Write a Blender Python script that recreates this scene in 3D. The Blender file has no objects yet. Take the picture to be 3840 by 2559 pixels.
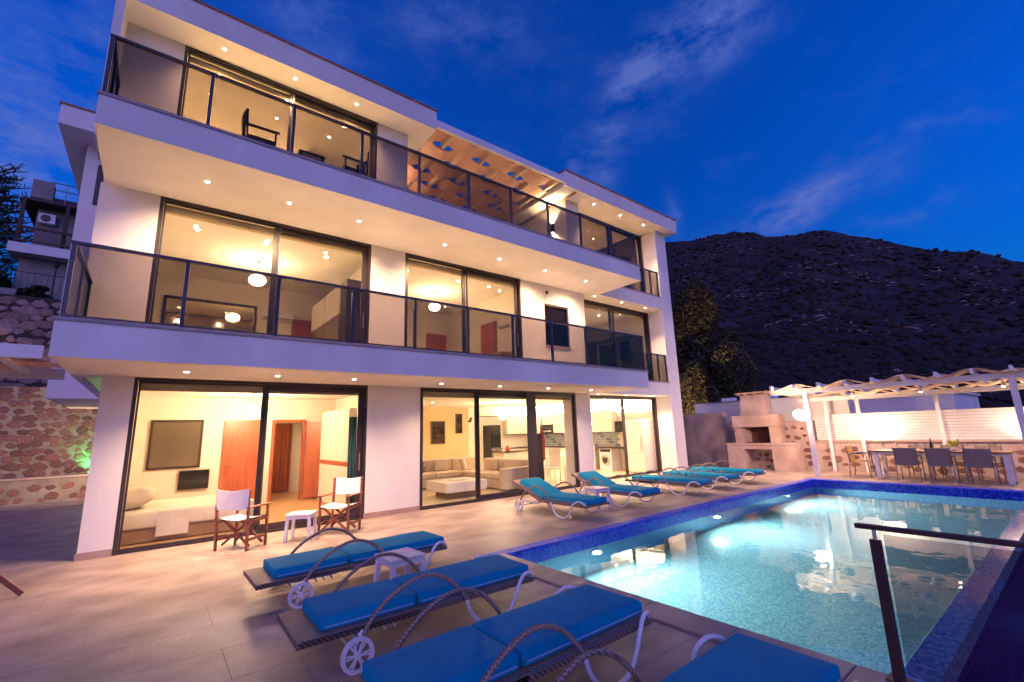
import bpy, bmesh, math, random
from mathutils import Vector, Matrix
R = math.radians
rnd = random.Random(11)
scene = bpy.context.scene
col = scene.collection

# ---------------------------------------------------------------- camera
CAM = Vector((0.6897, -9.4708, 1.6617))
yaw, pitch, roll = R(38.4778), R(11.2132), R(-1.8427)
fwd = Vector((math.sin(yaw)*math.cos(pitch), math.cos(yaw)*math.cos(pitch), math.sin(pitch)))
rgt = Vector((math.cos(yaw), -math.sin(yaw), 0)); upv = rgt.cross(fwd)
rg2 = rgt*math.cos(roll) + upv*math.sin(roll); up2 = -rgt*math.sin(roll) + upv*math.cos(roll)
cd = bpy.data.cameras.new('camera'); cam = bpy.data.objects.new('camera', cd); col.objects.link(cam)
cd.sensor_width = 36; cd.lens = 36*1687.1511/3840; cd.clip_start = 0.05; cd.clip_end = 6000
M = Matrix((rg2, up2, -fwd)).transposed().to_4x4(); M.translation = CAM; cam.matrix_world = M
scene.camera = cam
def in_frame(p, margin=0.05):
    d = Vector(p) - CAM; z = d.dot(fwd)
    if z < 0.05: return False
    f = 1687.15/3840
    u = 0.5 + f*d.dot(rg2)/z; v = 0.5 - f*d.dot(up2)/z*3840/2559
    return -margin < u < 1+margin and -margin < v < 1+margin

# ---------------------------------------------------------------- sky, dusk light, exposure
SUN_EL, SUN_AZ = R(1.5), R(222)          # the sun is just setting behind the camera
world = bpy.data.worlds.new('World'); scene.world = world; world.use_nodes = True
nt = world.node_tree; nt.nodes.clear()
def N(tree, typ, **kw):
    n = tree.nodes.new(typ)
    for k, v in kw.items(): setattr(n, k, v)
    return n
def L(tree, a, b): tree.links.new(a, b)
wo = N(nt, 'ShaderNodeOutputWorld'); bg = N(nt, 'ShaderNodeBackground'); sky = N(nt, 'ShaderNodeTexSky', sky_type='NISHITA')
sky.sun_disc = False; sky.sun_elevation = SUN_EL; sky.sun_rotation = -SUN_AZ
sky.air_density = 1.6; sky.dust_density = 0.3; sky.ozone_density = 6.0; sky.altitude = 200
tint = N(nt, 'ShaderNodeMix', data_type='RGBA', blend_type='MULTIPLY'); tint.inputs[0].default_value = 1
tint.inputs[7].default_value = (0.05, 0.74, 1.55, 1)
L(nt, sky.outputs[0], tint.inputs[6])
tc = N(nt, 'ShaderNodeTexCoord')
# thin dusk clouds: centre direction, long axis, short axis, half length, half width, weight
CLOUDS = [
    ((0.6833, 0.31, 0.6611), (-0.1943, 0.9499, -0.2447), (-0.7038, 0.0387, 0.7093), 0.139, 0.050, 0.85),
    ((0.6518, 0.4346, 0.6215), (-0.6566, 0.7335, 0.1758), (-0.3795, -0.5227, 0.7634), 0.048, 0.035, 0.8),
    ((0.8813, 0.2784, 0.3819), (-0.2216, 0.9571, -0.1866), (-0.4175, 0.0798, 0.9052), 0.132, 0.029, 0.75),
    ((0.6718, 0.5071, 0.5399), (-0.4561, 0.8575, -0.238), (-0.5837, -0.0863, 0.8074), 0.059, 0.040, 0.5),
    ((-0.1778, 0.8482, 0.4989), (0.7235, -0.231, 0.6505), (0.667, 0.4766, -0.5726), 0.18, 0.10, 0.55),
    ((-0.1595, 0.9012, 0.4029), (0.9386, 0.012, 0.3447), (0.3059, 0.4332, -0.8478), 0.17, 0.06, 0.55),
    ((0.3687, 0.5903, 0.718), (-0.8911, 0.4444, 0.0922), (-0.2647, -0.6738, 0.6899), 0.145, 0.063, 0.35),
    ((0.1318, 0.709, 0.6928), (0.7124, 0.4183, -0.5635), (-0.6893, 0.5678, -0.4499), 0.09, 0.059, 0.4),
    ((0.8992, 0.082, 0.4299), (0.1957, -0.9539, -0.2274), (0.3914, 0.2886, -0.8738), 0.05, 0.012, 0.3),
    ((0.6358, 0.5699, 0.5205), (0.3409, 0.3978, -0.8518), (-0.6925, 0.719, 0.0586), 0.033, 0.014, 0.55),
    ((0.7928, 0.4552, 0.4053), (0.2974, 0.2915, -0.9092), (-0.532, 0.8413, 0.0958), 0.038, 0.018, 0.5),
    ((0.9379, 0.1506, 0.3125), (0.1776, -0.9823, -0.0597), (0.298, 0.1115, -0.948), 0.067, 0.018, 0.4),
    ((-0.5, -0.5, 0.6), (0.7, -0.7, 0.0), (0.42, 0.42, 0.8), 0.3, 0.08, 0.5), ((0.3, -0.8, 0.5), (0.94, 0.35, 0.0), (-0.17, 0.47, 0.86), 0.3, 0.07, 0.5)]
n1 = N(nt, 'ShaderNodeTexNoise'); n1.inputs['Scale'].default_value = 5; n1.inputs['Detail'].default_value = 6; n1.inputs['Roughness'].default_value = 0.6; L(nt, tc.outputs['Generated'], n1.inputs['Vector'])
wob = N(nt, 'ShaderNodeVectorMath', operation='MULTIPLY_ADD'); wob.inputs[1].default_value = (0.16, 0.16, 0.16); L(nt, n1.outputs['Color'], wob.inputs[0]); 
off = N(nt, 'ShaderNodeVectorMath', operation='SUBTRACT'); off.inputs[1].default_value = (0.08, 0.08, 0.08); L(nt, tc.outputs['Generated'], off.inputs[0]); L(nt, off.outputs[0], wob.inputs[2])
def mth(op, a, b=None, c=None):
    n = N(nt, 'ShaderNodeMath', operation=op)
    for i, x in enumerate((a, b, c)):
        if x is None: continue
        if isinstance(x, (int, float)): n.inputs[i].default_value = x
        else: L(nt, x, n.inputs[i])
    return n.outputs[0]
def dot(v):
    n = N(nt, 'ShaderNodeVectorMath', operation='DOT_PRODUCT'); L(nt, wob.outputs[0], n.inputs[0]); n.inputs[1].default_value = v; return n.outputs['Value']
tot = None
for (d0, a_, b_, l_, w_, s_) in CLOUDS:
    qa = mth('POWER', mth('ABSOLUTE', mth('DIVIDE', dot(a_), l_)), 2.0); qb = mth('POWER', mth('ABSOLUTE', mth('DIVIDE', dot(b_), w_)), 2.0)
    v_ = mth('MULTIPLY', mth('MULTIPLY', mth('EXPONENT', mth('MULTIPLY', mth('ADD', qa, qb), -1.0)), s_), mth('GREATER_THAN', dot(d0), 0.2))
    tot = v_ if tot is None else mth('ADD', tot, v_)
mp = N(nt, 'ShaderNodeMapping'); L(nt, tc.outputs['Generated'], mp.inputs[0]); mp.inputs['Scale'].default_value = (3, 3, 7)
n2 = N(nt, 'ShaderNodeTexNoise'); n2.inputs['Scale'].default_value = 3.4; n2.inputs['Detail'].default_value = 9; n2.inputs['Roughness'].default_value = 0.66; L(nt, mp.outputs[0], n2.inputs['Vector'])
mask = mth('MULTIPLY', tot, mth('MULTIPLY_ADD', n2.outputs['Fac'], 4.2, -1.55))
veil = mth('MULTIPLY', mth('MAXIMUM', mth('SUBTRACT', n2.outputs['Fac'], 0.55), 0.0), 0.35)
mask = mth('MINIMUM', mth('MAXIMUM', mth('ADD', mask, veil), 0.0), 0.75)
cm = N(nt, 'ShaderNodeMix', data_type='RGBA'); L(nt, mask, cm.inputs[0]); L(nt, tint.outputs[2], cm.inputs[6]); cm.inputs[7].default_value = (0.19, 0.29, 0.95, 1)
L(nt, cm.outputs[2], bg.inputs[0]); bg.inputs[1].default_value = 0.12; L(nt, bg.outputs[0], wo.inputs[0])
sd = bpy.data.lights.new('sun', 'SUN'); so = bpy.data.objects.new('sun', sd); col.objects.link(so)
sd.energy = 0.40; sd.angle = R(70); sd.color = (0.62, 0.42, 0.95)
sdir = Vector((math.sin(SUN_AZ)*math.cos(R(10)), math.cos(SUN_AZ)*math.cos(R(10)), math.sin(R(10))))
so.rotation_euler = sdir.to_track_quat('Z', 'Y').to_euler()
vs = scene.view_settings; vs.view_transform = 'Standard'; vs.look = 'None'; vs.exposure = 2.3; vs.gamma = 1; vs.use_curve_mapping = False
cy = scene.cycles; cy.use_denoising = True; cy.max_bounces = 9; cy.diffuse_bounces = 4; cy.glossy_bounces = 4
cy.transmission_bounces = 8; cy.transparent_max_bounces = 16; cy.sample_clamp_indirect = 6; cy.caustics_reflective = False; cy.caustics_refractive = False

# ---------------------------------------------------------------- helpers
class MB:
    def __init__(s): s.v = []; s.f = []
    def add(s, vs, fs):
        k = len(s.v); s.v += [tuple(p) for p in vs]; s.f += [tuple(i+k for i in f) for f in fs]; return s
    def box(s, x0, x1, y0, y1, z0, z1):
        return s.add([(x, y, z) for z in (z0, z1) for y in (y0, y1) for x in (x0, x1)],
                     [(0,2,3,1), (4,5,7,6), (0,1,5,4), (2,6,7,3), (0,4,6,2), (1,3,7,5)])
    def cbox(s, c, sz, m=None):
        hx, hy, hz = sz[0]/2, sz[1]/2, sz[2]/2
        vs = [Vector((x, y, z)) for z in (-hz, hz) for y in (-hy, hy) for x in (-hx, hx)]
        if m is not None: vs = [m @ p for p in vs]
        return s.add([p + Vector(c) for p in vs], [(0,2,3,1), (4,5,7,6), (0,1,5,4), (2,6,7,3), (0,4,6,2), (1,3,7,5)])
    def bar(s, p, q, w, h, up=(0, 0, 1)):
        p, q = Vector(p), Vector(q); d = (q-p); n = d.length; d.normalize()
        u = Vector(up)
        if abs(d.dot(u)) > 0.98: u = Vector((1, 0, 0))
        a = d.cross(u).normalized(); b = a.cross(d)
        return s.cbox((p+q)/2, (w, n, h), Matrix((a, d, b)).transposed())
    def tube(s, pts, r, n=8, r2=None):
        pts = [Vector(p) for p in pts]; k = len(s.v); prev = None
        for i, p in enumerate(pts):
            t = (pts[min(i+1, len(pts)-1)] - pts[max(i-1, 0)]).normalized()
            if prev is None:
                a = t.orthogonal().normalized()
            else:
                a = (prev - t*prev.dot(t)).normalized()
            prev = a; b = t.cross(a)
            rr = r if r2 is None else r + (r2-r)*i/(len(pts)-1)
            for j in range(n):
                an = 2*math.pi*j/n; s.v.append(tuple(p + (a*math.cos(an) + b*math.sin(an))*rr))
        for i in range(len(pts)-1):
            for j in range(n):
                s.f.append((k+i*n+j, k+i*n+(j+1) % n, k+(i+1)*n+(j+1) % n, k+(i+1)*n+j))
        s.f.append(tuple(k+j for j in reversed(range(n)))); s.f.append(tuple(k+(len(pts)-1)*n+j for j in range(n)))
        return s
    def lathe(s, prof, n=16, c=(0, 0, 0), m=None):
        k = len(s.v)
        for (r, z) in prof:
            for j in range(n):
                a = 2*math.pi*j/n; p = Vector((r*math.cos(a), r*math.sin(a), z))
                if m is not None: p = m @ p
                s.v.append(tuple(p + Vector(c)))
        for i in range(len(prof)-1):
            for j in range(n):
                s.f.append((k+i*n+j, k+i*n+(j+1) % n, k+(i+1)*n+(j+1) % n, k+(i+1)*n+j))
        s.f.append(tuple(k+j for j in reversed(range(n)))); s.f.append(tuple(k+(len(prof)-1)*n+j for j in range(n)))
        return s
    def mesh(s, name, bevel=0, seg=2, smooth=False):
        me = bpy.data.meshes.new(name); me.from_pydata(s.v, [], s.f)
        bm = bmesh.new(); bm.from_mesh(me)
        bmesh.ops.recalc_face_normals(bm, faces=bm.faces)
        if bevel: bmesh.ops.bevel(bm, geom=list(bm.edges), offset=bevel, segments=seg, affect='EDGES', profile=0.5, clamp_overlap=True)
        bm.to_mesh(me); bm.free()
        if smooth:
            for p in me.polygons: p.use_smooth = True
        return me
    def build(s, name, mat, parent=None, bevel=0, seg=2, smooth=False):
        return link(name, s.mesh(name, bevel, seg, smooth), mat, parent)
WLOC = {}
def link(name, me, mat, parent=None, loc=None):
    """Meshes are written in the coordinates of the top-level thing's frame unless the thing is at a world place (then WLOC shifts)."""
    if mat is not None and not me.materials: me.materials.append(mat)
    o = bpy.data.objects.new(name, me); col.objects.link(o)
    if parent is not None:
        o.parent = parent
        o.location = (Vector(loc) if loc is not None else Vector((0, 0, 0))) - WLOC.get(parent.name, Vector((0, 0, 0)))
    elif loc is not None: o.location = loc
    return o
def tag(o, label=None, cat=None, group=None, kind=None):
    if label: o['label'] = label
    if cat: o['category'] = cat
    if group: o['group'] = group
    if kind: o['kind'] = kind
    return o
def thing(name, label, cat, loc=(0, 0, 0), rz=0, group=None, absolute=True):
    """Empty at the base. absolute=True: children are written in world coordinates."""
    o = bpy.data.objects.new(name, None); col.objects.link(o); o.location = loc; o.rotation_euler = (0, 0, rz); o.empty_display_size = 0.2
    if absolute: WLOC[o.name] = Vector(loc)
    return tag(o, label, cat, group)
def struct(o): o['kind'] = 'structure'; return o
def copy_tree(o, parent=None):
    c = o.copy(); col.objects.link(c); c.parent = parent
    for ch in list(o.children): copy_tree(ch, c)
    return c
def smooth_path(pts, n=6):
    out = []; P = [Vector(p) for p in pts]
    for i in range(len(P)-1):
        p0, p1, p2, p3 = P[max(i-1, 0)], P[i], P[i+1], P[min(i+2, len(P)-1)]
        for k in range(n):
            t = k/n
            out.append(0.5*((2*p1) + (p2-p0)*t + (2*p0-5*p1+4*p2-p3)*t*t + (3*p1-p0-3*p2+p3)*t**3))
    out.append(P[-1]); return out

# ---------------------------------------------------------------- materials
def pmat(name, c1, c2=None, scale=4, rough=0.6, bump=0.0, bscale=40, stretch=(1, 1, 1), detail=4, metallic=0, rnd_amt=0.0, spec=0.5, lo=0.35, hi=0.68, world=False):
    m = bpy.data.materials.new(name); m.use_nodes = True; t = m.node_tree; b = t.nodes['Principled BSDF']
    b.inputs['Roughness'].default_value = rough; b.inputs['Metallic'].default_value = metallic; b.inputs['Specular IOR Level'].default_value = spec
    tc = N(t, 'ShaderNodeTexCoord'); mp = N(t, 'ShaderNodeMapping'); mp.inputs['Scale'].default_value = stretch
    if world: L(t, N(t, 'ShaderNodeNewGeometry').outputs['Position'], mp.inputs[0])
    else: L(t, tc.outputs['Object'], mp.inputs[0])
    vec = mp.outputs[0]
    if rnd_amt:
        oi = N(t, 'ShaderNodeObjectInfo'); ml = N(t, 'ShaderNodeMath', operation='MULTIPLY'); ml.inputs[1].default_value = 37
        L(t, oi.outputs['Random'], ml.inputs[0]); ad = N(t, 'ShaderNodeVectorMath', operation='ADD'); L(t, mp.outputs[0], ad.inputs[0]); L(t, ml.outputs[0], ad.inputs[1]); vec = mp.outputs[0] if world else ad.outputs[0]
    if c2 is None: c2 = tuple(min(1, x*1.12) for x in c1)
    nz = N(t, 'ShaderNodeTexNoise'); nz.inputs['Scale'].default_value = scale; nz.inputs['Detail'].default_value = detail; L(t, vec, nz.inputs['Vector'])
    rp = N(t, 'ShaderNodeValToRGB'); rp.color_ramp.elements[0].position = lo; rp.color_ramp.elements[1].position = hi
    rp.color_ramp.elements[0].color = (*c1, 1); rp.color_ramp.elements[1].color = (*c2, 1); L(t, nz.outputs['Fac'], rp.inputs[0])
    out = rp.outputs[0]
    if rnd_amt:
        hs = N(t, 'ShaderNodeHueSaturation'); mr = N(t, 'ShaderNodeMapRange'); mr.inputs[3].default_value = 1-rnd_amt; mr.inputs[4].default_value = 1+rnd_amt
        L(t, oi.outputs['Random'], mr.inputs[0]); L(t, mr.outputs[0], hs.inputs['Value']); L(t, out, hs.inputs['Color']); out = hs.outputs[0]
    L(t, out, b.inputs['Base Color'])
    if bump:
        nb = N(t, 'ShaderNodeTexNoise'); nb.inputs['Scale'].default_value = bscale; nb.inputs['Detail'].default_value = 3; L(t, vec, nb.inputs['Vector'])
        bp = N(t, 'ShaderNodeBump'); bp.inputs['Strength'].default_value = bump; bp.inputs['Distance'].default_value = 0.02
        L(t, nb.outputs['Fac'], bp.inputs['Height']); L(t, bp.outputs[0], b.inputs['Normal'])
    return m
def emat(name, c, s):
    m = bpy.data.materials.new(name); m.use_nodes = True; t = m.node_tree; t.nodes.clear()
    e = N(t, 'ShaderNodeEmission'); e.inputs[0].default_value = (*c, 1); e.inputs[1].default_value = s
    o = N(t, 'ShaderNodeOutputMaterial'); L(t, e.outputs[0], o.inputs[0]); return m
def gmat(name, tint, ior=1.45, rough=0.0, boost=1.0):
    """thin architectural glass: tinted transparency plus a Fresnel-like mirror term, the same from both faces"""
    m = bpy.data.materials.new(name); m.use_nodes = True; t = m.node_tree; t.nodes.clear()
    tr = N(t, 'ShaderNodeBsdfTransparent'); tr.inputs[0].default_value = (*tint, 1)
    gl = N(t, 'ShaderNodeBsdfGlossy'); gl.inputs['Roughness'].default_value = rough
    lw = N(t, 'ShaderNodeLayerWeight'); lw.inputs['Blend'].default_value = 0.5
    pw = N(t, 'ShaderNodeMath', operation='POWER'); pw.inputs[1].default_value = 4.5; L(t, lw.outputs['Facing'], pw.inputs[0])
    ml = N(t, 'ShaderNodeMath', operation='MULTIPLY_ADD'); ml.inputs[1].default_value = 0.45*boost; ml.inputs[2].default_value = 0.02*boost; L(t, pw.outputs[0], ml.inputs[0])
    mx = N(t, 'ShaderNodeMixShader'); L(t, ml.outputs[0], mx.inputs[0]); L(t, tr.outputs[0], mx.inputs[1]); L(t, gl.outputs[0], mx.inputs[2])
    o = N(t, 'ShaderNodeOutputMaterial'); L(t, mx.outputs[0], o.inputs[0]); return m
def weave(name, ca, cb, freq=46, rough=0.6):
    m = bpy.data.materials.new(name); m.use_nodes = True; t = m.node_tree; b = t.nodes['Principled BSDF']; b.inputs['Roughness'].default_value = rough
    tc = N(t, 'ShaderNodeTexCoord'); w1 = N(t, 'ShaderNodeTexWave', bands_direction='X'); w2 = N(t, 'ShaderNodeTexWave', bands_direction='Y'); w3 = N(t, 'ShaderNodeTexWave', bands_direction='DIAGONAL')
    for w in (w1, w2, w3): w.inputs['Scale'].default_value = freq; w.inputs['Distortion'].default_value = 0.6; L(t, tc.outputs['Object'], w.inputs['Vector'])
    mu = N(t, 'ShaderNodeMath', operation='MULTIPLY'); L(t, w1.outputs['Fac'], mu.inputs[0]); L(t, w2.outputs['Fac'], mu.inputs[1])
    ad = N(t, 'ShaderNodeMath', operation='MULTIPLY_ADD'); ad.inputs[1].default_value = 0.5; L(t, w3.outputs['Fac'], ad.inputs[0]); L(t, mu.outputs[0], ad.inputs[2])
    rp = N(t, 'ShaderNodeValToRGB'); rp.color_ramp.elements[0].color = (*ca, 1); rp.color_ramp.elements[1].color = (*cb, 1); rp.color_ramp.elements[1].position = 0.8; L(t, ad.outputs[0], rp.inputs[0]); L(t, rp.outputs[0], b.inputs['Base Color'])
    bp = N(t, 'ShaderNodeBump'); bp.inputs['Strength'].default_value = 0.5; bp.inputs['Distance'].default_value = 0.004; L(t, ad.outputs[0], bp.inputs['Height']); L(t, bp.outputs[0], b.inputs['Normal']); return m
def mosaic(name, ca, cb, cc, cell=0.028, rough=0.15):
    m = bpy.data.materials.new(name); m.use_nodes = True; t = m.node_tree; b = t.nodes['Principled BSDF']; b.inputs['Roughness'].default_value = rough
    tc = N(t, 'ShaderNodeTexCoord'); sc = N(t, 'ShaderNodeVectorMath', operation='SCALE'); sc.inputs['Scale'].default_value = 1/cell
    L(t, tc.outputs['Object'], sc.inputs[0]); fl = N(t, 'ShaderNodeVectorMath', operation='FLOOR'); L(t, sc.outputs[0], fl.inputs[0])
    wn = N(t, 'ShaderNodeTexWhiteNoise', noise_dimensions='3D'); L(t, fl.outputs[0], wn.inputs['Vector'])
    rp = N(t, 'ShaderNodeValToRGB'); e = rp.color_ramp.elements; e[0].color = (*ca, 1); e[1].color = (*cc, 1); e[1].position = 0.97
    k = e.new(0.55); k.color = (*cb, 1); L(t, wn.outputs[0], rp.inputs[0])
    fc = N(t, 'ShaderNodeVectorMath', operation='FRACTION'); L(t, sc.outputs[0], fc.inputs[0])
    L(t, rp.outputs[0], b.inputs['Base Color']); return m

PLASTER = pmat('white_plaster', (0.68, 0.65, 0.62), (0.80, 0.77, 0.74), scale=0.9, rough=0.85, bump=0.10, bscale=45, detail=9, stretch=(1, 1, 0.55))
CEIL = pmat('ceiling_paint', (0.80, 0.77, 0.72), scale=1, rough=0.9)
CREAM = pmat('cream_wall_paint', (0.79, 0.73, 0.62), (0.83, 0.77, 0.66), scale=0.8, rough=0.85)
FRAME = pmat('anthracite_frame', (0.035, 0.024, 0.028), (0.045, 0.03, 0.034), scale=8, rough=0.38)
RAILM = pmat('railing_metal', (0.05, 0.048, 0.07), (0.06, 0.056, 0.08), scale=8, rough=0.35, metallic=0.4)
GLASS = gmat('clear_glass', (0.95, 0.96, 0.95), 1.42, 0.0, 0.9)
SMOKE = gmat('smoked_glass', (0.54, 0.505, 0.49), 1.45, 0.0, 1.0)
TRAV = pmat('travertine', (0.21, 0.155, 0.135), (0.43, 0.335, 0.292), scale=1.5, rough=0.50, bump=0.22, bscale=26, stretch=(1.0, 1.4, 1), rnd_amt=0.05, detail=14, lo=0.30, hi=0.68, world=True)
TRAVW = pmat('travertine_cladding', (0.40, 0.275, 0.225), (0.54, 0.41, 0.35), scale=1.6, rough=0.6, bump=0.1, bscale=18, detail=6)
SKIRT = pmat('skirting_stone', (0.34, 0.22, 0.19), (0.42, 0.29, 0.25), scale=5, rough=0.5)
COPING = pmat('coping_stone', (0.30, 0.24, 0.26), (0.38, 0.31, 0.32), scale=4, rough=0.55)
TERRA = pmat('brown_roof_edge', (0.30, 0.13, 0.09), scale=6, rough=0.7)
WOODRED = pmat('reddish_door_wood', (0.36, 0.085, 0.038), (0.46, 0.13, 0.06), scale=2.2, rough=0.38, stretch=(6, 6, 0.6), detail=5)
WOODCH = pmat('teak_chair_wood', (0.20, 0.055, 0.028), (0.30, 0.10, 0.05), scale=6, rough=0.45, stretch=(1, 1, 5))
WOODDK = pmat('dark_wood', (0.035, 0.018, 0.014), (0.06, 0.032, 0.022), scale=5, rough=0.4, stretch=(1, 1, 4))
WOODMD = pmat('brown_wood', (0.17, 0.075, 0.035), (0.25, 0.12, 0.06), scale=3, rough=0.4, stretch=(1, 6, 6))
FLOORW = pmat('oak_floor', (0.42, 0.24, 0.11), (0.52, 0.32, 0.16), scale=2, rough=0.35, stretch=(1, 8, 1))
FLOORT = pmat('cream_floor_tile', (0.62, 0.52, 0.36), (0.68, 0.58, 0.42), scale=1.2, rough=0.25)
BOARD = pmat('pergola_board', (0.56, 0.31, 0.22), (0.70, 0.45, 0.33), scale=2.2, rough=0.6, stretch=(0.7, 9, 9), detail=5)
PINE = pmat('pale_rafter_wood', (0.58, 0.43, 0.28), (0.68, 0.52, 0.36), scale=3, rough=0.55, stretch=(6, 0.8, 6))
WHITEP = pmat('white_painted_wood', (0.72, 0.70, 0.70), (0.80, 0.78, 0.78), scale=6, rough=0.5)
WHITEM = pmat('white_metal', (0.74, 0.73, 0.76), (0.80, 0.79, 0.82), scale=10, rough=0.35)
PLASTIC = pmat('white_plastic', (0.70, 0.66, 0.66), (0.76, 0.72, 0.72), scale=12, rough=0.45)
CUSH = pmat('teal_blue_cushion', (0.002, 0.215, 0.365), (0.003, 0.245, 0.41), scale=3, rough=0.75, bump=0.10, bscale=9, spec=0.08)
PIPING = pmat('light_piping', (0.25, 0.36, 0.55), scale=20, rough=0.6)
WICKER = weave('brown_wicker', (0.085, 0.05, 0.038), (0.38, 0.265, 0.21), 16)
CANVAS = pmat('white_canvas', (0.80, 0.76, 0.72), (0.86, 0.82, 0.78), scale=7, rough=0.9, bump=0.15, bscale=14)
DKCANV = pmat('dark_canvas', (0.055, 0.045, 0.05), (0.08, 0.065, 0.07), scale=7, rough=0.9)
TEXTIL = pmat('grey_textile', (0.22, 0.17, 0.15), (0.27, 0.21, 0.19), scale=90, rough=0.8)
STEELG = pmat('grey_steel', (0.16, 0.14, 0.14), scale=9, rough=0.4, metallic=0.6)
SOFA = pmat('cream_sofa_fabric', (0.62, 0.50, 0.36), (0.70, 0.58, 0.43), scale=5, rough=0.9, bump=0.1, bscale=30)
LINEN = pmat('bed_linen', (0.66, 0.58, 0.46), (0.76, 0.68, 0.56), scale=3, rough=0.9, bump=0.5, bscale=5)
BROWNF = pmat('brown_panel', (0.26, 0.15, 0.08), (0.32, 0.20, 0.11), scale=3, rough=0.5)
CABW = pmat('white_cabinet', (0.78, 0.72, 0.62), scale=3, rough=0.3)
COUNT = pmat('brown_worktop', (0.05, 0.028, 0.018), (0.10, 0.055, 0.035), scale=18, rough=0.25)
BLACKG = pmat('black_glass', (0.012, 0.011, 0.013), scale=4, rough=0.12)
STEEL = pmat('brushed_steel', (0.5, 0.47, 0.43), scale=30, rough=0.3, metallic=0.9)
BLIND = pmat('roller_blind', (0.50, 0.40, 0.24), (0.56, 0.45, 0.28), scale=4, rough=0.8)
TEALC = pmat('teal_curtain', (0.03, 0.10, 0.10), (0.06, 0.17, 0.165), scale=14, rough=0.9, stretch=(9, 9, 0.4))
DARKREFL = pmat('dark_brown_reflection', (0.06, 0.032, 0.026), (0.11, 0.06, 0.05), scale=8, rough=0.9, stretch=(9, 9, 0.4))
REDF = pmat('red_fabric', (0.55, 0.045, 0.03), (0.65, 0.07, 0.045), scale=9, rough=0.8)
MORTAR = pmat('pink_mortar', (0.44, 0.32, 0.275), (0.56, 0.435, 0.38), scale=3.5, rough=0.95, bump=0.5, bscale=25, detail=6)
MORTARG = pmat('grey_mortar', (0.25, 0.20, 0.15), (0.36, 0.30, 0.235), scale=3, rough=0.95, bump=0.5, bscale=25, detail=6)
STONE = pmat('brown_red_stone', (0.14, 0.055, 0.042), (0.30, 0.16, 0.13), scale=5, rough=0.85, bump=0.5, bscale=16, rnd_amt=0.35)
STONEG = pmat('rough_grey_stone', (0.26, 0.165, 0.135), (0.42, 0.30, 0.255), scale=4, rough=0.9, bump=0.6, bscale=14, rnd_amt=0.3)
DARKROOF = pmat('dark_tiles', (0.07, 0.03, 0.028), (0.11, 0.05, 0.04), scale=12, rough=0.8)
DKGREEN = pmat('dark_green_leaf', (0.018, 0.03, 0.012), (0.05, 0.07, 0.03), scale=9, rough=0.7)
OLIVE = pmat('olive_leaf', (0.05, 0.042, 0.020), (0.10, 0.082, 0.042), scale=5, rough=0.7)
BARK = pmat('bark', (0.09, 0.06, 0.045), scale=9, rough=0.9, bump=0.6, bscale=20)
CLEARG = gmat('wine_glass', (0.9, 0.92, 0.9), 1.45)
GREENB = pmat('green_bottle_glass', (0.02, 0.045, 0.015), scale=4, rough=0.1)
FLOWER = pmat('yellow_green_flowers', (0.28, 0.36, 0.03), (0.55, 0.5, 0.08), scale=60, rough=0.7)
TILEBLUE = mosaic('cobalt_mosaic', (0.006, 0.012, 0.36), (0.012, 0.028, 0.60), (0.04, 0.10, 0.75))
TILEPOOL = mosaic('pool_mosaic', (0.10, 0.25, 0.37), (0.16, 0.33, 0.44), (0.26, 0.43, 0.52), 0.022)
TILEDK = mosaic('dark_blue_mosaic', (0.060, 0.010, 0.10), (0.075, 0.020, 0.17), (0.10, 0.06, 0.26))
WARM = (1.0, 0.63, 0.37)
E_SPOT = emat('downlight_glow', (1.0, 0.86, 0.62), 14)
E_GLOBE = emat('globe_glow', (1.0, 0.66, 0.44), 66)
E_GLOBE2 = emat('pendant_glow', (1.0, 0.66, 0.36), 19)
E_GLOBE3 = emat('bedroom_pendant_glow', (1.0, 0.67, 0.40), 64)
E_LED = emat('led_strip_glow', (1.0, 0.86, 0.64), 34)
E_POOL = emat('pool_lamp_glow', (0.95, 1.0, 0.85), 20)

def lamp(parent, loc, energy, color=WARM, typ='SPOT', size=0.05, angle=110, blend=0.7, direction=(0, 0, -1)):
    ld = bpy.data.lights.new('lamp', typ); ld.energy = energy; ld.color = color; ld.shadow_soft_size = size
    if typ == 'SPOT': ld.spot_size = R(angle); ld.spot_blend = blend
    o = bpy.data.objects.new('lamp', ld); col.objects.link(o); o.parent = parent
    o.location = Vector(loc) - WLOC.get(parent.name, Vector((0, 0, 0)))
    o.rotation_euler = (-Vector(direction)).to_track_quat('Z', 'Y').to_euler(); return o

# ================================================================ THE SETTING
PX0, PX1, PY0, PY1, WZ = 4.65, 15.75, -8.25, -4.18, -0.20
def grid_mesh(fn, xs, ys):
    v = [(x, y, fn(x, y)) for y in ys for x in xs]; nx = len(xs)
    f = [(j*nx+i, j*nx+i+1, (j+1)*nx+i+1, (j+1)*nx+i) for j in range(len(ys)-1) for i in range(len(xs)-1)]
    return v, f
from mathutils import noise as mnoise
# ground reaching the horizon, below the terrace
SCRUB = pmat('scrub_ground', (0.035, 0.03, 0.022), (0.09, 0.075, 0.055), scale=0.06, rough=0.95, detail=8)
def rng(a, b, n): return [a+(b-a)*i/(n-1) for i in range(n)]
v, f = grid_mesh(lambda x, y: -6 + 0.4*mnoise.noise((x*.05, y*.05, 0)), rng(-900, 3000, 50), rng(-2500, 2500, 50))
struct(MB().add(v, f).build('ground', SCRUB))
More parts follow.
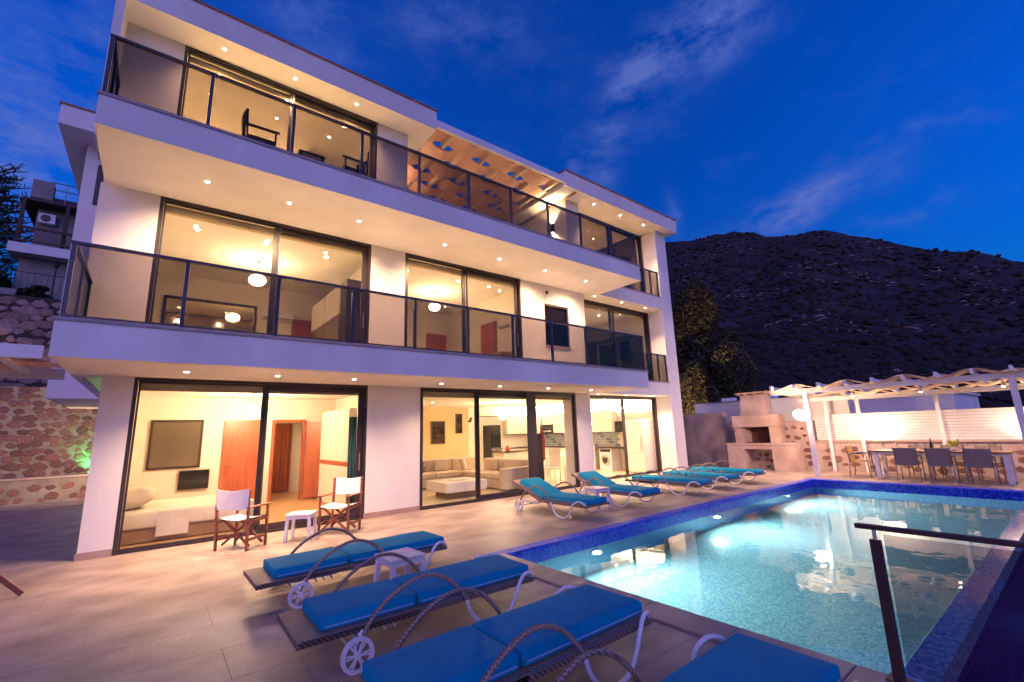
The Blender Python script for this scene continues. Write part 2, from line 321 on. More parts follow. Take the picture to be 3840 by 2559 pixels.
# mountain: elevation profile seen from the terrace, built at its own distance
prof = [(-900, 40), (-400, 60), (-150, 95), (-40, 118), (5, 134), (36, 154), (70, 170), (100, 190), (130, 210), (152, 224), (180, 228), (209, 234), (247, 257), (300, 266), (351, 281), (500, 300), (900, 300), (2000, 260)]
def ridge(a):
    for (a0, h0), (a1, h1) in zip(prof, prof[1:]):
        if a <= a1:
            t = max(0, (a-a0)/(a1-a0)); return h0+(h1-h0)*t
    return prof[-1][1]
def hill_z(x, y):
    xx = max(x, 60); h = ridge(600*y/xx*min(1, xx/600)**0.15)
    w = max(0.0, min(1.0, (x-45)/555))
    z = h*(min(xx, 600)/600)*w**0.32 - 6*(1-w)
    if x > 600: z = h*(1 - 0.0012*(x-600))
    k = w**0.5
    n = 9*mnoise.fractal((x*.012, y*.012, 3.1), 1, 2, 5) + 5*mnoise.fractal((x*.06, y*.06, 7.7), .8, 2, 5)
    return z + k*n*(0.55 if abs(x-600) < 60 else 0.9)
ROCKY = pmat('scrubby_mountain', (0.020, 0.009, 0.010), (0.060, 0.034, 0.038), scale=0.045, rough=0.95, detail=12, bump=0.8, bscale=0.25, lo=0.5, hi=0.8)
xs = [45*(600/45)**(i/90) for i in range(91)] + [620, 650, 700, 780, 900]
v = []; nx = len(xs); ny = 170
for j in range(ny):
    for i, x in enumerate(xs):
        a = -1.5 + 3.6*j/(ny-1); y = a*x*1.0; v.append((x, y, hill_z(x, y)))
f = [(j*nx+i, j*nx+i+1, (j+1)*nx+i+1, (j+1)*nx+i) for j in range(ny-1) for i in range(nx-1)]
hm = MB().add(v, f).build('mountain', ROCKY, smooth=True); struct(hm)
# scrub and boulders on the slope: nobody could count them
BUSHM = pmat('dark_scrub', (0.012, 0.007, 0.006), (0.030, 0.018, 0.015), scale=0.3, rough=0.95)
ROCKM = pmat('pale_limestone', (0.17, 0.11, 0.12), (0.40, 0.28, 0.30), scale=0.2, rough=0.9)
def blob(mb, c, r, sq=0.7, n=1):
    t = [(0,0,1),(0.894,0,0.447),(0.276,0.851,0.447),(-0.724,0.526,0.447),(-0.724,-0.526,0.447),(0.276,-0.851,0.447),(0.724,0.526,-0.447),(-0.276,0.851,-0.447),(-0.894,0,-0.447),(-0.276,-0.851,-0.447),(0.724,-0.526,-0.447)]
    fs = [(0,1,2),(0,2,3),(0,3,4),(0,4,5),(0,5,1),(1,6,2),(2,7,3),(3,8,4),(4,9,5),(5,10,1),(2,6,7),(3,7,8),(4,8,9),(5,9,10),(1,10,6)]
    a = rnd.random()*6.28; ca, sa = math.cos(a), math.sin(a)
    vs = []
    for (x, y, z) in t:
        k = r*(0.65+0.7*rnd.random()); vs.append((c[0]+(x*ca-y*sa)*k, c[1]+(x*sa+y*ca)*k, c[2]+z*k*sq))
    mb.add(vs, fs)
bu, ro = MB(), MB()
for i in range(15000):
    x = 60*(620/60)**rnd.random(); a = rnd.uniform(-0.42, 0.75); y = a*x; c = (x, y, hill_z(x, y))
    if mnoise.noise((x*.02, y*.02, 1.0)) > -0.6: blob(bu, c, rnd.uniform(0.5, 2.2)*(0.5+x/750))
for i in range(9000):
    x = 90*(610/90)**rnd.random(); a = rnd.uniform(-0.35, 0.6); y = a*x
    if mnoise.noise((x*.016, y*.016, 5.0)) > 0.20 + 0.25*mnoise.noise((x*.09, y*.05, 2.0)): blob(ro, (x, y, hill_z(x, y)), rnd.uniform(0.35, 1.3)*(0.4+x/420), 0.42)
tag(bu.build('mountain_scrub', BUSHM), 'dark scrub bushes covering the mountain slope', 'scrub', kind='stuff')
tag(ro.build('mountain_rocks', ROCKM), 'pale limestone outcrops on the mountain slope', 'rocks', kind='stuff')

# terrace deck: bed under the tiles, tiles as pieces
deck = thing('deck', None, None, (0, 0, 0)); struct(deck)
regions = [(-5, 4.27, -13, -0.0, ), (4.27, 16.05, -3.98, 0.0), (16.05, 18.75, -12, 1.6), (-5, -0.02, 0.0, 9.85), (16.05, 20, 1.6, 12)]
bed = MB()
for (a, b, c, d) in regions: bed.box(a, b, c, d, -0.9, -0.004)
bed.box(4.27, 16.05, 0.0, 0.6, -0.9, -0.006)
bed.build('deck_bed', TRAV, deck)
TW, TD = 0.9, 0.6; tile_cache = {}
def tile_mesh(w, d):
    k = (round(w, 3), round(d, 3))
    if k not in tile_cache:
        g = 0.0014; c = 0.0016; m = MB(); x, y = w/2-g, d/2-g
        vs = [(-x, -y, -.02), (x, -y, -.02), (x, y, -.02), (-x, y, -.02), (-x, -y, -c), (x, -y, -c), (x, y, -c), (-x, y, -c), (-x+c, -y+c, 0), (x-c, -y+c, 0), (x-c, y-c, 0), (-x+c, y-c, 0)]
        m.add(vs, [(0,1,5,4), (1,2,6,5), (2,3,7,6), (3,0,4,7), (4,5,9,8), (5,6,10,9), (6,7,11,10), (7,4,8,11), (8,9,10,11)])
        tile_cache[k] = m.mesh('tile'); tile_cache[k].materials.append(TRAV)
    return tile_cache[k]
def lay(x0, x1, y0, y1):
    y = y1; row = 0
    while y > y0+0.01:
        d = min(TD, y-y0); x = x0 - (TW/2 if row % 2 else 0)
        while x < x1-0.01:
            a, b = max(x, x0), min(x+TW, x1)
            if b-a > 0.02:
                c = ((a+b)/2, y-d/2, 0)
                if any(in_frame((px, py, 0)) for px in (a, b, c[0]) for py in (y, y-d, c[1])):
                    o = link('tile', tile_mesh(b-a, d), None, deck, c)
                    o.rotation_euler = (rnd.uniform(-.0008, .0008), rnd.uniform(-.0004, .0004), 0)
            x += TW
        y -= TD; row += 1
for r_ in regions[:4]: lay(*r_)

# pool
pool = thing('pool', None, None, (10, -6.2, 0)); struct(pool)
FZ = -1.55
MB().box(PX0-.3, PX1+.3, PY0-.3, PY1+.2, FZ-.2, FZ).build('pool_floor', TILEPOOL, pool)
m = MB().box(PX0-.3, PX0, PY0-.25, PY1+.2, FZ, -0.024); m.box(PX1, PX1+.3, PY0-.25, PY1+.2, FZ, -0.024); m.box(PX0, PX1, PY1, PY1+.2, FZ, -0.024)
m.build('pool_wall', TILEPOOL, pool)
MB().box(PX0, PX1-.012, PY1-.012, PY1, WZ-.05, -.024).build('waterline_band', TILEBLUE, pool); MB().box(PX1-.012, PX1, PY0, PY1, WZ-.05, -.024).build('waterline_band', TILEBLUE, pool)
# infinity edge: crest at water level, outer face falling to the gutter
m = MB().add([(PX0-.05, PY0, FZ), (PX1+.3, PY0, FZ), (PX1+.3, PY0, WZ-.012), (PX0-.05, PY0, WZ-.012), (PX0-.05, PY0-.16, WZ-.03), (PX1+.3, PY0-.16, WZ-.03), (PX1+.3, PY0-.62, -2.0), (PX0-.05, PY0-.62, -2.0)],
    [(0,1,2,3), (3,2,5,4), (4,5,6,7), (0,7,6,1), (0,3,4,7), (1,6,5,2)])
m.build('infinity_edge', TILEDK, pool)
MB().add([(PX0-.05, PY0-.001, WZ-.008), (PX1+.3, PY0-.001, WZ-.008), (PX1+.3, PY0-.20, WZ-.03), (PX0-.05, PY0-.20, WZ-.03), (PX0-.05, PY0-.001, WZ-.2), (PX1+.3, PY0-.001, WZ-.2), (PX1+.3, PY0-.20, WZ-.2), (PX0-.05, PY0-.20, WZ-.2)], [(0,1,2,3), (4,7,6,5), (0,4,5,1), (3,2,6,7), (0,3,7,4), (1,5,6,2)]).build('edge_crest', mosaic('lit_crest_mosaic', (.10, .22, .34), (.22, .38, .46), (.42, .55, .60), .03, .12), pool)  # crest coloured paler for the light of sky and pool lamps
MB().box(PX0-.05, PX1+.3, PY0-2.4, PY0-.5, -2.2, -2.0).build('gutter', TILEDK, pool)
MB().box(PX0-.05, PX1+.3, PY0-2.6, PY0-2.4, -2.2, -1.2).build('gutter_wall', TILEDK, pool)
# raised rim of mosaic on the house side and far side, stone coping on the near side
m = MB().box(PX0-.3, PX1+.3, PY1, PY1+.2, -.024, 0.004); RIM = mosaic('cobalt_rim', (0.006, 0.012, 0.36), (0.012, 0.028, 0.60), (0.04, 0.10, 0.75), rough=0.55); m.build('pool_rim', RIM, pool)
MB().box(PX1, PX1+.3, PY0-.25, PY1, -.024, 0.004).build('pool_rim', RIM, pool)
y = PY1; cpm = MB().box(-.175, .175, -.397, .397, -.03, .014).mesh('coping_slab', bevel=.006, seg=1); cpm.materials.append(TRAV)
k = 0
while y > -11.5:
    link('coping_slab', cpm, None, pool, (4.472, y-.4, 0)); y -= .8; k += 1
for (x) in (6.42, 10.18, 13.89):
    c = Vector((x, PY1-.004, -.52))
    p_ = MB().lathe([(.085, 0), (.085, .02), (.065, .028)], 20, c, Matrix.Rotation(R(90), 3, 'X')).build('pool_lamp', WHITEM, pool)
    MB().lathe([(.062, .0), (.062, .004)], 20, c+Vector((0, -.03, 0)), Matrix.Rotation(R(90), 3, 'X')).build('lamp_lens', E_POOL, p_)
    lamp(pool, c+Vector((0, -.06, 0)), 165, (0.88, 1.0, 0.86), 'SPOT', .07, 165, .6, (0, -1, -.25))
# water
wm = bpy.data.materials.new('pool_water'); wm.use_nodes = True; t = wm.node_tree; t.nodes.clear()
gl = N(t, 'ShaderNodeBsdfGlass'); gl.inputs['IOR'].default_value = 1.38; gl.inputs['Roughness'].default_value = 0.0; gl.inputs['Color'].default_value = (0.86, 0.97, 1, 1)
tcw = N(t, 'ShaderNodeTexCoord'); nw = N(t, 'ShaderNodeTexNoise'); nw.inputs['Scale'].default_value = 1.9; nw.inputs['Detail'].default_value = 2.5; L(t, tcw.outputs['Object'], nw.inputs['Vector'])
bw = N(t, 'ShaderNodeBump'); bw.inputs['Strength'].default_value = 0.15; bw.inputs['Distance'].default_value = 0.03; L(t, nw.outputs['Fac'], bw.inputs['Height']); L(t, bw.outputs[0], gl.inputs['Normal'])
ow = N(t, 'ShaderNodeOutputMaterial'); L(t, gl.outputs[0], ow.inputs[0])
w_ = MB().add([(PX0, PY0, WZ), (PX1, PY0, WZ), (PX1, PY1, WZ), (PX0, PY1, WZ)], [(0, 1, 2, 3)]).build('water', wm); struct(w_)

# ================================================================ THE VILLA
V = thing('villa', 'white three storey villa with lit glass walls and long balconies beside the pool', 'villa', (8, 4, 0))
def vp(name, mat, *boxes, parent=None, bevel=0):
    m = MB()
    for b in boxes: m.box(*b)
    return m.build(name, mat, V if parent is None else parent, bevel=bevel)
Z1, Z1T, Z2, Z2T, Z3, Z3T = 2.70, 3.146, 5.91, 6.36, 9.07, 9.58
F1, F2 = 3.02, 6.24
XR0, XR1 = 15.27, 15.93          # right fin
BAY = 11.22
# front piers
vp('front_wall', PLASTER, (0, .39, 0, .25, 0, Z1), bevel=0)
vp('front_wall', PLASTER, (4.24, 5.47, 0, .25, 0, Z1)); vp('front_wall', PLASTER, (10.58, BAY, 0, .55, 0, Z1))
vp('front_wall', PLASTER, (-.37, .42, 0, .25, Z1+.001, Z2)); vp('front_wall', PLASTER, (4.22, 5.05, 0, .25, F1, Z2))
vp('front_wall', PLASTER, (8.59, 9.48, 0, .25, F1, Z2), (10.49, BAY, 0, .55, F1, Z2), (9.48, 10.49, 0, .25, F1, 4.06), (9.48, 10.49, 0, .25, 5.33, Z2))
vp('front_wall', PLASTER, (-.35, .49, 0, .25, F2, Z3)); vp('front_wall', PLASTER, (4.285, 5.07, 0, .25, F2, Z3)); vp('front_wall', PLASTER, (10.64, BAY, 0, .55, F2, Z3))
vp('fin_wall', PLASTER, (XR0, XR1, -.21, 9, 0, Z3)); vp('fin_wall', PLASTER, (-.47, -.352, -.6, .25, 6.41, Z3))
vp('side_wall', PLASTER, (0, .12, .25, 7.5, 0, Z1)); vp('side_wall', PLASTER, (-.37, -.25, .25, 5, Z1+.002, Z3)); vp('side_wall', PLASTER, (4.95, 5.07, .25, 5, F2, Z3)); vp('side_wall', PLASTER, (10.64, 10.76, .55, 5, F2, Z3))
vp('back_wall', PLASTER, (-.37, XR0, 9, 9.2, 0, Z3)); vp('terrace_wall', PLASTER, (5.07, 10.64, 4.6, 4.8, F2, 9.2))
# rear wing
vp('wing_wall', PLASTER, (-1.27, -.37, 5, 9.2, Z1, Z3)); wr = vp('wing_roof', PLASTER, (-1.73, -.36, 4.29, 9.4, Z3, 9.57)); vp('roof_edge', TERRA, (-1.76, -.36, 4.26, 9.4, 9.57, 9.61), parent=wr)
vp('wing_window', FRAME, (-1.02, -.84, 4.985, 5.05, 7.5, 8.6))
# skirting
for (a, b) in ((0, .39), (4.24, 5.47), (10.58, BAY)): vp('skirting', SKIRT, (a-.02, b, -.022, 0, 0, .1))
vp('skirting', SKIRT, (XR0, XR1+.02, -.23, -.21, 0, .1)); vp('skirting', SKIRT, (-.022, 0, 0.0, 7.5, 0, .1))
# slabs with upstand and coping
BALC = pmat('pale_balcony_tile', (0.80, 0.74, 0.66), (0.85, 0.79, 0.71), scale=2, rough=0.5)
def slab(x0, x1, yf, z0, zt, zf, rec_y, name):
    s = vp(name, PLASTER, (x0, x1, yf, .0, z0, zf), (x0, x1, yf, yf+.14, zf, zt), (x0, x0+.14, yf+.14, 0, zf, zt), (x1-.14, x1, yf+.14, 0, zf, zt), (x1, XR0, rec_y, .0, z0, zf), (x1, XR0, rec_y, rec_y+.12, zf, zt))
    vp('coping', COPING, (x0-.02, x1+.02, yf-.02, yf+.16, zt, zt+.042), (x0-.02, x0+.16, yf+.16, 0, zt, zt+.042), (x1-.14, x1+.02, yf+.16, 0, zt, zt+.042), (x1+.02, XR0, rec_y-.015, rec_y+.14, zt, zt+.042), parent=s)
    vp('balcony_floor', BALC, (x0+.14, x1-.14, yf+.14, -.005, zf, zf+.012), parent=s)
    return s
slab(-.364, 11.51, -1.945, Z1, Z1T, F1-.05, -.21, 'balcony_slab')
slab(-.321, 11.735, -1.844, Z2, Z2T, F2-.05, -.21, 'balcony_slab')
# roofs
r1 = vp('roof', PLASTER, (-.475, 5.558, -.6, 9.3, Z3, Z3T)); vp('roof_edge', TERRA, (-.5, 5.58, -.63, 9.3, Z3T, Z3T+.035), parent=r1)
r2 = vp('roof', PLASTER, (10.058, 16.2, -.6, 9.3, Z3, Z3T)); vp('roof_edge', TERRA, (10.03, 16.23, -.63, 9.3, Z3T, Z3T+.035), parent=r2)
vp('roof', PLASTER, (5.558, 10.058, 4.6, 9.3, 9.2, Z3T))
# interior: floors, ceilings, partitions, back walls
vp('interior_floor', FLOORW, (.12, 4.9, .004, 7, -.1, .012)); vp('interior_floor', FLOORT, (4.9, XR0, .004, 7.4, -.1, .012))
vp('interior_floor', FLOORT, (-.25, XR0, .004, 8, F1-.3, F1)); vp('interior_floor', FLOORT, (-.25, XR0, .004, 8, F2-.3, F2))
vp('ceiling', CEIL, (.12, XR0, .0, 8, Z1+.0, F1-.302)); vp('ceiling', CEIL, (-.25, XR0, .0, 8, Z2-.002, F2-.302))
vp('ceiling', CEIL, (-.35, 4.95, .25, 5, Z3-.004, Z3-.001)); vp('ceiling', CEIL, (10.76, XR0, .45, 5, Z3-.004, Z3-.001))
# ground floor rooms
vp('inner_wall', CREAM, (4.85, 4.97, .25, 7.3, 0, Z1))
vp('inner_wall', CREAM, (.12, 2.12, 4.2, 4.32, 0, Z1), (2.12, 3.0, 4.2, 4.32, 2.14, Z1), (3.0, 3.22, 4.2, 4.32, 0, Z1), (3.22, 4.05, 4.2, 4.32, 2.14, Z1), (4.05, 4.85, 4.2, 4.32, 0, Z1))
vp('inner_wall', CREAM, (.12, .14, .25, 4.2, 0, Z1), (.12, 4.85, 6.4, 6.5, 0, Z1))
vp('inner_wall', CREAM, (4.97, 11.6, 7.3, 7.42, 0, Z1), (11.6, XR0, 7.3, 7.42, 0, Z1)); vp('inner_wall', CREAM, (XR0-.012, XR0-.002, .45, 7.3, 0, Z1)); vp('feature_wall', pmat('ochre_paint', (.64, .43, .22), (.70, .49, .26), scale=1, rough=.8), (9.3, 11.45, 7.286, 7.3, 0, Z1))
# first floor rooms
vp('inner_wall', CREAM, (4.55, 4.67, .25, 6, F1, Z2)); vp('inner_wall', CREAM, (8.95, 9.07, .25, 6, F1, Z2)); vp('inner_wall', CREAM, (10.98, 11.1, .55, 6, F1, Z2))
vp('inner_wall', CREAM, (-.25, 4.55, 4.6, 4.72, F1, Z2)); vp('inner_wall', CREAM, (4.67, 8.95, 4.6, 4.72, F1, Z2)); vp('inner_wall', CREAM, (11.1, XR0, 4.6, 4.72, F1, Z2)); vp('inner_wall', CREAM, (-.25, -.24, .25, 4.6, F1, Z2), (XR0-.012, XR0-.002, .45, 4.6, F1, Z2))
# second floor rooms
vp('inner_wall', CREAM, (-.25, 4.95, 4.4, 4.5, F2, Z3), (-.25, -.24, .25, 4.4, F2, Z3), (4.94, 4.95, .25, 4.4, F2, Z3)); vp('inner_wall', CREAM, (10.76, XR0, 4.4, 4.5, F2, Z3), (XR0-.012, XR0-.002, .45, 4.4, F2, Z3), (10.76, 10.77, .55, 4.4, F2, Z3))

# windows: frame members, panes, blind boxes
def window(x0, x1, z0, z1, y, panels, blind=True):
    w = MB(); o = .055
    w.box(x0, x0+o, y, y+.14, z0, z1); w.box(x1-o, x1, y, y+.14, z0, z1); w.box(x0+o, x1-o, y, y+.14, z1-o, z1); w.box(x0+o, x1-o, y, y+.14, z0, z0+.035)
    wn = w.build('window', FRAME, V, bevel=0)
    for i, (a, b, st) in enumerate(panels):
        yy = y + (.035 if i % 2 == 0 else .085); s = MB(); zb, ztp = z0+.036, z1-o-.001; bt = st*1.0; a += .001; b -= .001
        s.box(a, a+st, yy, yy+.045, zb, ztp); s.box(b-st, b, yy, yy+.045, zb, ztp); s.box(a+st, b-st, yy, yy+.045, ztp-st, ztp); s.box(a+st, b-st, yy, yy+.045, zb, zb+bt)
        s.build('sash', FRAME, wn)
        MB().box(a+st-.004, b-st+.004, yy+.02, yy+.026, zb+bt-.004, ztp-st+.004).build('pane', GLASS, wn)
        if st > .08:
            MB().tube([(b-st/2, yy-.03, z0+.95), (b-st/2, yy-.03, z0+1.3)], .012, 8).build('handle', STEEL, wn)
    if blind: MB().box(x0+.06, x1-.06, y+.16, y+.26, z1-.20, z1-.07).build('blind_box', BLIND, wn)
    return wn
window(.39, 4.24, .0, Z1, .0, [(.45, 2.36, .03), (2.26, 4.18, .11)])
window(5.47, 10.58, .0, Z1, .0, [(5.53, 7.12, .03), (7.03, 8.85, .10), (8.79, 10.52, .03)])
MB().box(8.66, 8.98, -.012, .0, .0, Z1).build('mullion', FRAME, V)
window(BAY+.03, XR0, .0, Z1, .42, [(BAY+.1, 13.42, .06), (13.36, XR0-.06, .05)], blind=False)
window(.42, 4.22, F1-.02, Z2, .0, [(.48, 2.36, .03), (2.25, 4.16, .10)])
window(5.05, 8.59, F1-.02, Z2, .0, [(5.11, 6.83, .03), (6.69, 8.53, .09)])
window(BAY+.03, XR0, F1-.02, Z2, .42, [(BAY+.1, 13.25, .05), (13.05, XR0-.06, .10)])
window(.49, 4.285, F2-.02, Z3, .0, [(.55, 2.44, .03), (2.36, 4.225, .08)])
window(BAY+.03, XR0, F2-.02, Z3, .42, [(BAY+.1, 13.5, .05), (13.28, XR0-.06, .09)], blind=False)
w = MB(); w.box(9.49, 9.53, .03, .12, 4.07, 5.32); w.box(10.44, 10.48, .03, .12, 4.07, 5.32); w.box(9.53, 10.44, .03, .12, 5.28, 5.32); w.box(9.53, 10.44, .03, .12, 4.07, 4.11)
wn = w.build('window', FRAME, V); MB().box(9.53, 10.44, .06, .066, 4.11, 5.28).build('pane', SMOKE, wn); MB().box(9.53, 10.44, .11, .13, 4.11, 5.28).build('blind', pmat('grey_blind', (.10, .075, .085), scale=3, rough=.8), wn)
MB().box(9.47, 10.5, -.05, .0, 4.02, 4.06).build('sill', COPING, wn)
MB().lathe([(.055, 0), (.055, .02), (.03, .022)], 14, (9.6, 0, 5.68), Matrix.Rotation(R(90), 3, 'X')).build('vent', DARKROOF, V)
# interior doors
def door(x0, x1, y, zt, z0=0.012, leaf=True, frame=True):
    f_ = .07; d = MB(); d.box(x0, x0+f_, y-.03, y+.05, z0, zt); d.box(x1-f_, x1, y-.03, y+.05, z0, zt); d.box(x0+f_, x1-f_, y-.03, y+.05, zt-f_, zt)
    dd = d.build('door', WOODRED, V)
    if leaf:
        MB().box(x0+f_, x1-f_, y-.005, y+.03, z0, zt-f_).build('leaf', WOODRED, dd, bevel=.003, seg=1)
        MB().bar((x0+f_+.06, y-.05, z0+1.0), (x0+f_+.17, y-.05, z0+1.0), .02, .02).bar((x0+f_+.06, y-.05, z0+1.0), (x0+f_+.06, y, z0+1.0), .02, .02).build('handle', STEELG, dd)
    return dd
door(2.12, 3.0, 4.17, 2.14); door(3.22, 4.05, 4.17, 2.14, leaf=False)
dd = door(2.98, 4.2, 6.36, 2.1)
for i in range(9): MB().box(3.06+i*.122, 3.06+i*.122+.112, 6.33, 6.352, .03, 2.02).build('plank', WOODRED, dd)
l_ = MB().cbox((4.42, 3.95, 1.05), (.8, .04, 2.04), Matrix.Rotation(R(-35), 3, 'Z')).build('door_leaf', WOODRED, V, bevel=.003, seg=1)
MB().bar((4.6, 3.72, 1.0), (4.7, 3.66, 1.0), .02, .02).build('handle', STEELG, l_)
dd = door(8.0, 8.8, 4.57, F1+2.1, F1); dd = door(3.62, 4.4, 4.57, F1+2.05, F1)
l_ = MB().cbox((8.93, 2.1, F1+1.04), (.03, .85, 2.05)).build('door_leaf', WOODRED, V)
# downlights in the soffits and ceilings
WARM2 = (1, .65, .38)
dlm = MB().lathe([(.046, .0), (.046, -.006), (.034, -.012)], 18).mesh('downlight', smooth=False); dlm.materials.append(WHITEM)
dll = MB().lathe([(.032, -.0125), (.032, -.014)], 16).mesh('lens'); dll.materials.append(E_SPOT)
def downlight(x, y, z, e=20, ang=105, c=WARM, tilt=0.0):
    o = link('downlight', dlm, None, V, (x, y, z)); link('lens', dll, None, o)
    if e: lamp(V, (x, y, z-.03), e, c, 'SPOT', .04, ang, 1.0, (0, tilt, -1))
for x in (1.02, 2.28, 3.58): downlight(x, -1.0, Z2, 120, 126, WARM, .48); downlight(x, -1.05, Z1, 88, 128); downlight(x+.07, -.34, Z3, 105, 114, WARM, .40)
for x in (5.59, 7.16, 8.71, 10.32): downlight(x, -.93, Z2, 90, 126, WARM, .44); downlight(x-.1, -.95, Z1, 48, 128)
for x in (11.7, 13.1, 14.45): downlight(x, -.05, Z2, 110, 90); downlight(x, -.3, Z3, 150, 80); downlight(x, .08, Z1, 100, 130)
for x in (1.0, 2.3, 3.5): downlight(x, 1.0, Z2-.004, 7); downlight(x, 1.2, Z3-.006, 22, 150, (1, .70, .38)); downlight(x, 3.4, Z2-.004, 7); downlight(x, 3.2, Z3-.006, 130, 168, (1, .70, .38))
for x in (5.4, 8.2): downlight(x, 1.0, Z2-.004, 7); downlight(x, 3.6, Z2-.004, 7)
for x in (6.2, 8.2, 10.2): downlight(x, 1.5, Z1-.002, 13, 168, WARM2); downlight(x, 4.5, Z1-.002, 17, 168, WARM2)
for x in (12.2, 13.8): downlight(x, 1.6, Z1-.002, 22, 168, WARM2); downlight(x, 4.5, Z1-.002, 50, 168); downlight(x, 1.6, Z3-.006, 60, 168); downlight(x, 3.4, Z3-.006, 60, 168); downlight(x, 1.6, Z2-.004, 35); downlight(x, 3.4, Z2-.004, 35)
downlight(3.6, 5.3, Z1-.002, 22, 160)
# balcony railings
def railing(zb, zt, yf, xs, xside_back, name='balcony_railing'):
    rl = MB().box(xs[0]-.03, xs[-1]+.03, yf-.03, yf+.03, zt-.035, zt).build(name, RAILM, V)
    MB().box(xs[0]-.02, xs[-1]+.02, yf-.015, yf+.015, zb+.02, zb+.045).build('bottom_rail', RAILM, rl)
    for x in xs: MB().box(x-.024, x+.024, yf-.022, yf+.022, zb, zt-.036).build('post', RAILM, rl)
    for a, b in zip(xs, xs[1:]): MB().box(a+.026, b-.026, yf-.005, yf+.005, zb+.046, zt-.037).build('glass_panel', SMOKE, rl)
    for (x, yb) in xside_back:
        MB().box(x-.03, x+.03, yf+.031, yb, zt-.035, zt).build('side_rail', RAILM, rl)
        MB().box(x-.022, x+.022, yb-.05, yb, zb, zt-.036).build('post', RAILM, rl)
        MB().box(x-.022, x+.022, (yf+yb)/2-.02, (yf+yb)/2+.02, zb, zt-.036).build('post', RAILM, rl)
        MB().box(x-.005, x+.005, yf+.03, (yf+yb)/2-.022, zb+.03, zt-.037).build('glass_panel', SMOKE, rl)
        MB().box(x-.005, x+.005, (yf+yb)/2+.022, yb-.052, zb+.03, zt-.037).build('glass_panel', SMOKE, rl)
    return rl
railing(Z1T+.042, 4.19, -1.88, [-.305+1.1765*i for i in range(11)], [(-.305, -.02), (11.46, -.25)])
railing(Z2T+.042, 7.37, -1.78, [-.28+1.197*i for i in range(11)], [(-.28, -.62), (11.69, -.25)])
for zb, zt, x0 in ((Z1T+.042, 4.19, 11.56), (Z2T+.042, 7.38, 11.8)):
    railing(zb, zt, -.15, [x0, (x0+XR0)/2, XR0-.5, XR0-.03], [])
# woven board roof between the two top floor blocks
wv = thing('woven_roof_terrace', 'woven reddish board roof with pale rafters between the two top floor blocks', 'pergola', (7.8, 0, 6.41))
MB().box(5.56, 10.056, -.6, -.5, 9.17, 9.36).build('front_beam', WHITEP, wv); MB().box(10.56, 10.638, -.5, 4.6, 9.02, 9.2).build('side_beam', BROWNF, wv)
raf = [5.52+.6265*i for i in range(8)]
def woven(parent, raf, axis, rows, z0, z1, bz, amp, mat_r, mat_b, e0, e1, rw=.09, rows_th=.022):
    """rafters along one axis, wide thin boards threaded over and under them"""
    for r_ in raf:
        m = MB()
        if axis == 'y': m.box(r_-rw/2, r_+rw/2, rows[0][0], rows[-1][1], z0, z1)
        else: m.box(rows[0][0], rows[-1][1], r_-rw/2, r_+rw/2, z0, z1)
        m.build('rafter', mat_r, parent)
    for k, (a, b) in enumerate(rows):
        n = 36; m = MB(); L_ = raf[1]-raf[0]
        vs = []; fs = []
        for i in range(n+1):
            t = e0 + (e1-e0)*i/n; z = bz + amp*math.cos(math.pi*(t-raf[0])/L_)*(1 if k % 2 else -1)
            for (q, dz) in ((a+.02, 0), (b-.02, 0), (b-.02, rows_th), (a+.02, rows_th)):
                vs.append((t, q, z+dz) if axis == 'y' else (q, t, z+dz))
        for i in range(n):
            for j in range(4): fs.append((i*4+j, i*4+(j+1) % 4, (i+1)*4+(j+1) % 4, (i+1)*4+j))
        fs += [(3, 2, 1, 0), (n*4, n*4+1, n*4+2, n*4+3)]
        m.add(vs, fs).build('woven_board', mat_b, parent)
woven(wv, raf, 'y', [(-.5+.64*k, .14+.64*k) for k in range(8)], 9.19, 9.33, 9.25, .095, PINE, BOARD, 5.1, 10.6)
# up and down wall lamp on the side wall of the right block
for (lb, xa, xb, yl) in (('black up and down wall lamp on the side wall of the top floor terrace', 10.55, 10.638, .62), ('assumed unseen up and down wall lamp on the terrace wall facing the first wall lamp', 5.072, 5.16, 2.2)):  # second lamp is assumed and unseen, added to light the woven boards
    xc = (xa+xb)/2; wl = thing('wall_lamp', lb, 'wall lamp', (xc, yl, 8.1)); xo = xc + (-.02 if xa > 8 else .02)
    MB().box(xa, xb, yl-.06, yl+.06, 8.1, 8.4).build('lamp_body', FRAME, wl, bevel=.01)
    for s_, z in ((1, 8.405), (-1, 8.095)):
        MB().lathe([(.035, 0), (.035, .004)], 12, (xc, yl, z)).build('lens', E_SPOT, wl)
        lamp(wl, (xo, yl, z+.02*s_), 60 if xa > 8 else 70, (1, .78, .42) if xa > 8 else WARM, 'SPOT', .03, 120 if xa > 8 else 160, .7, (0, 0, s_))

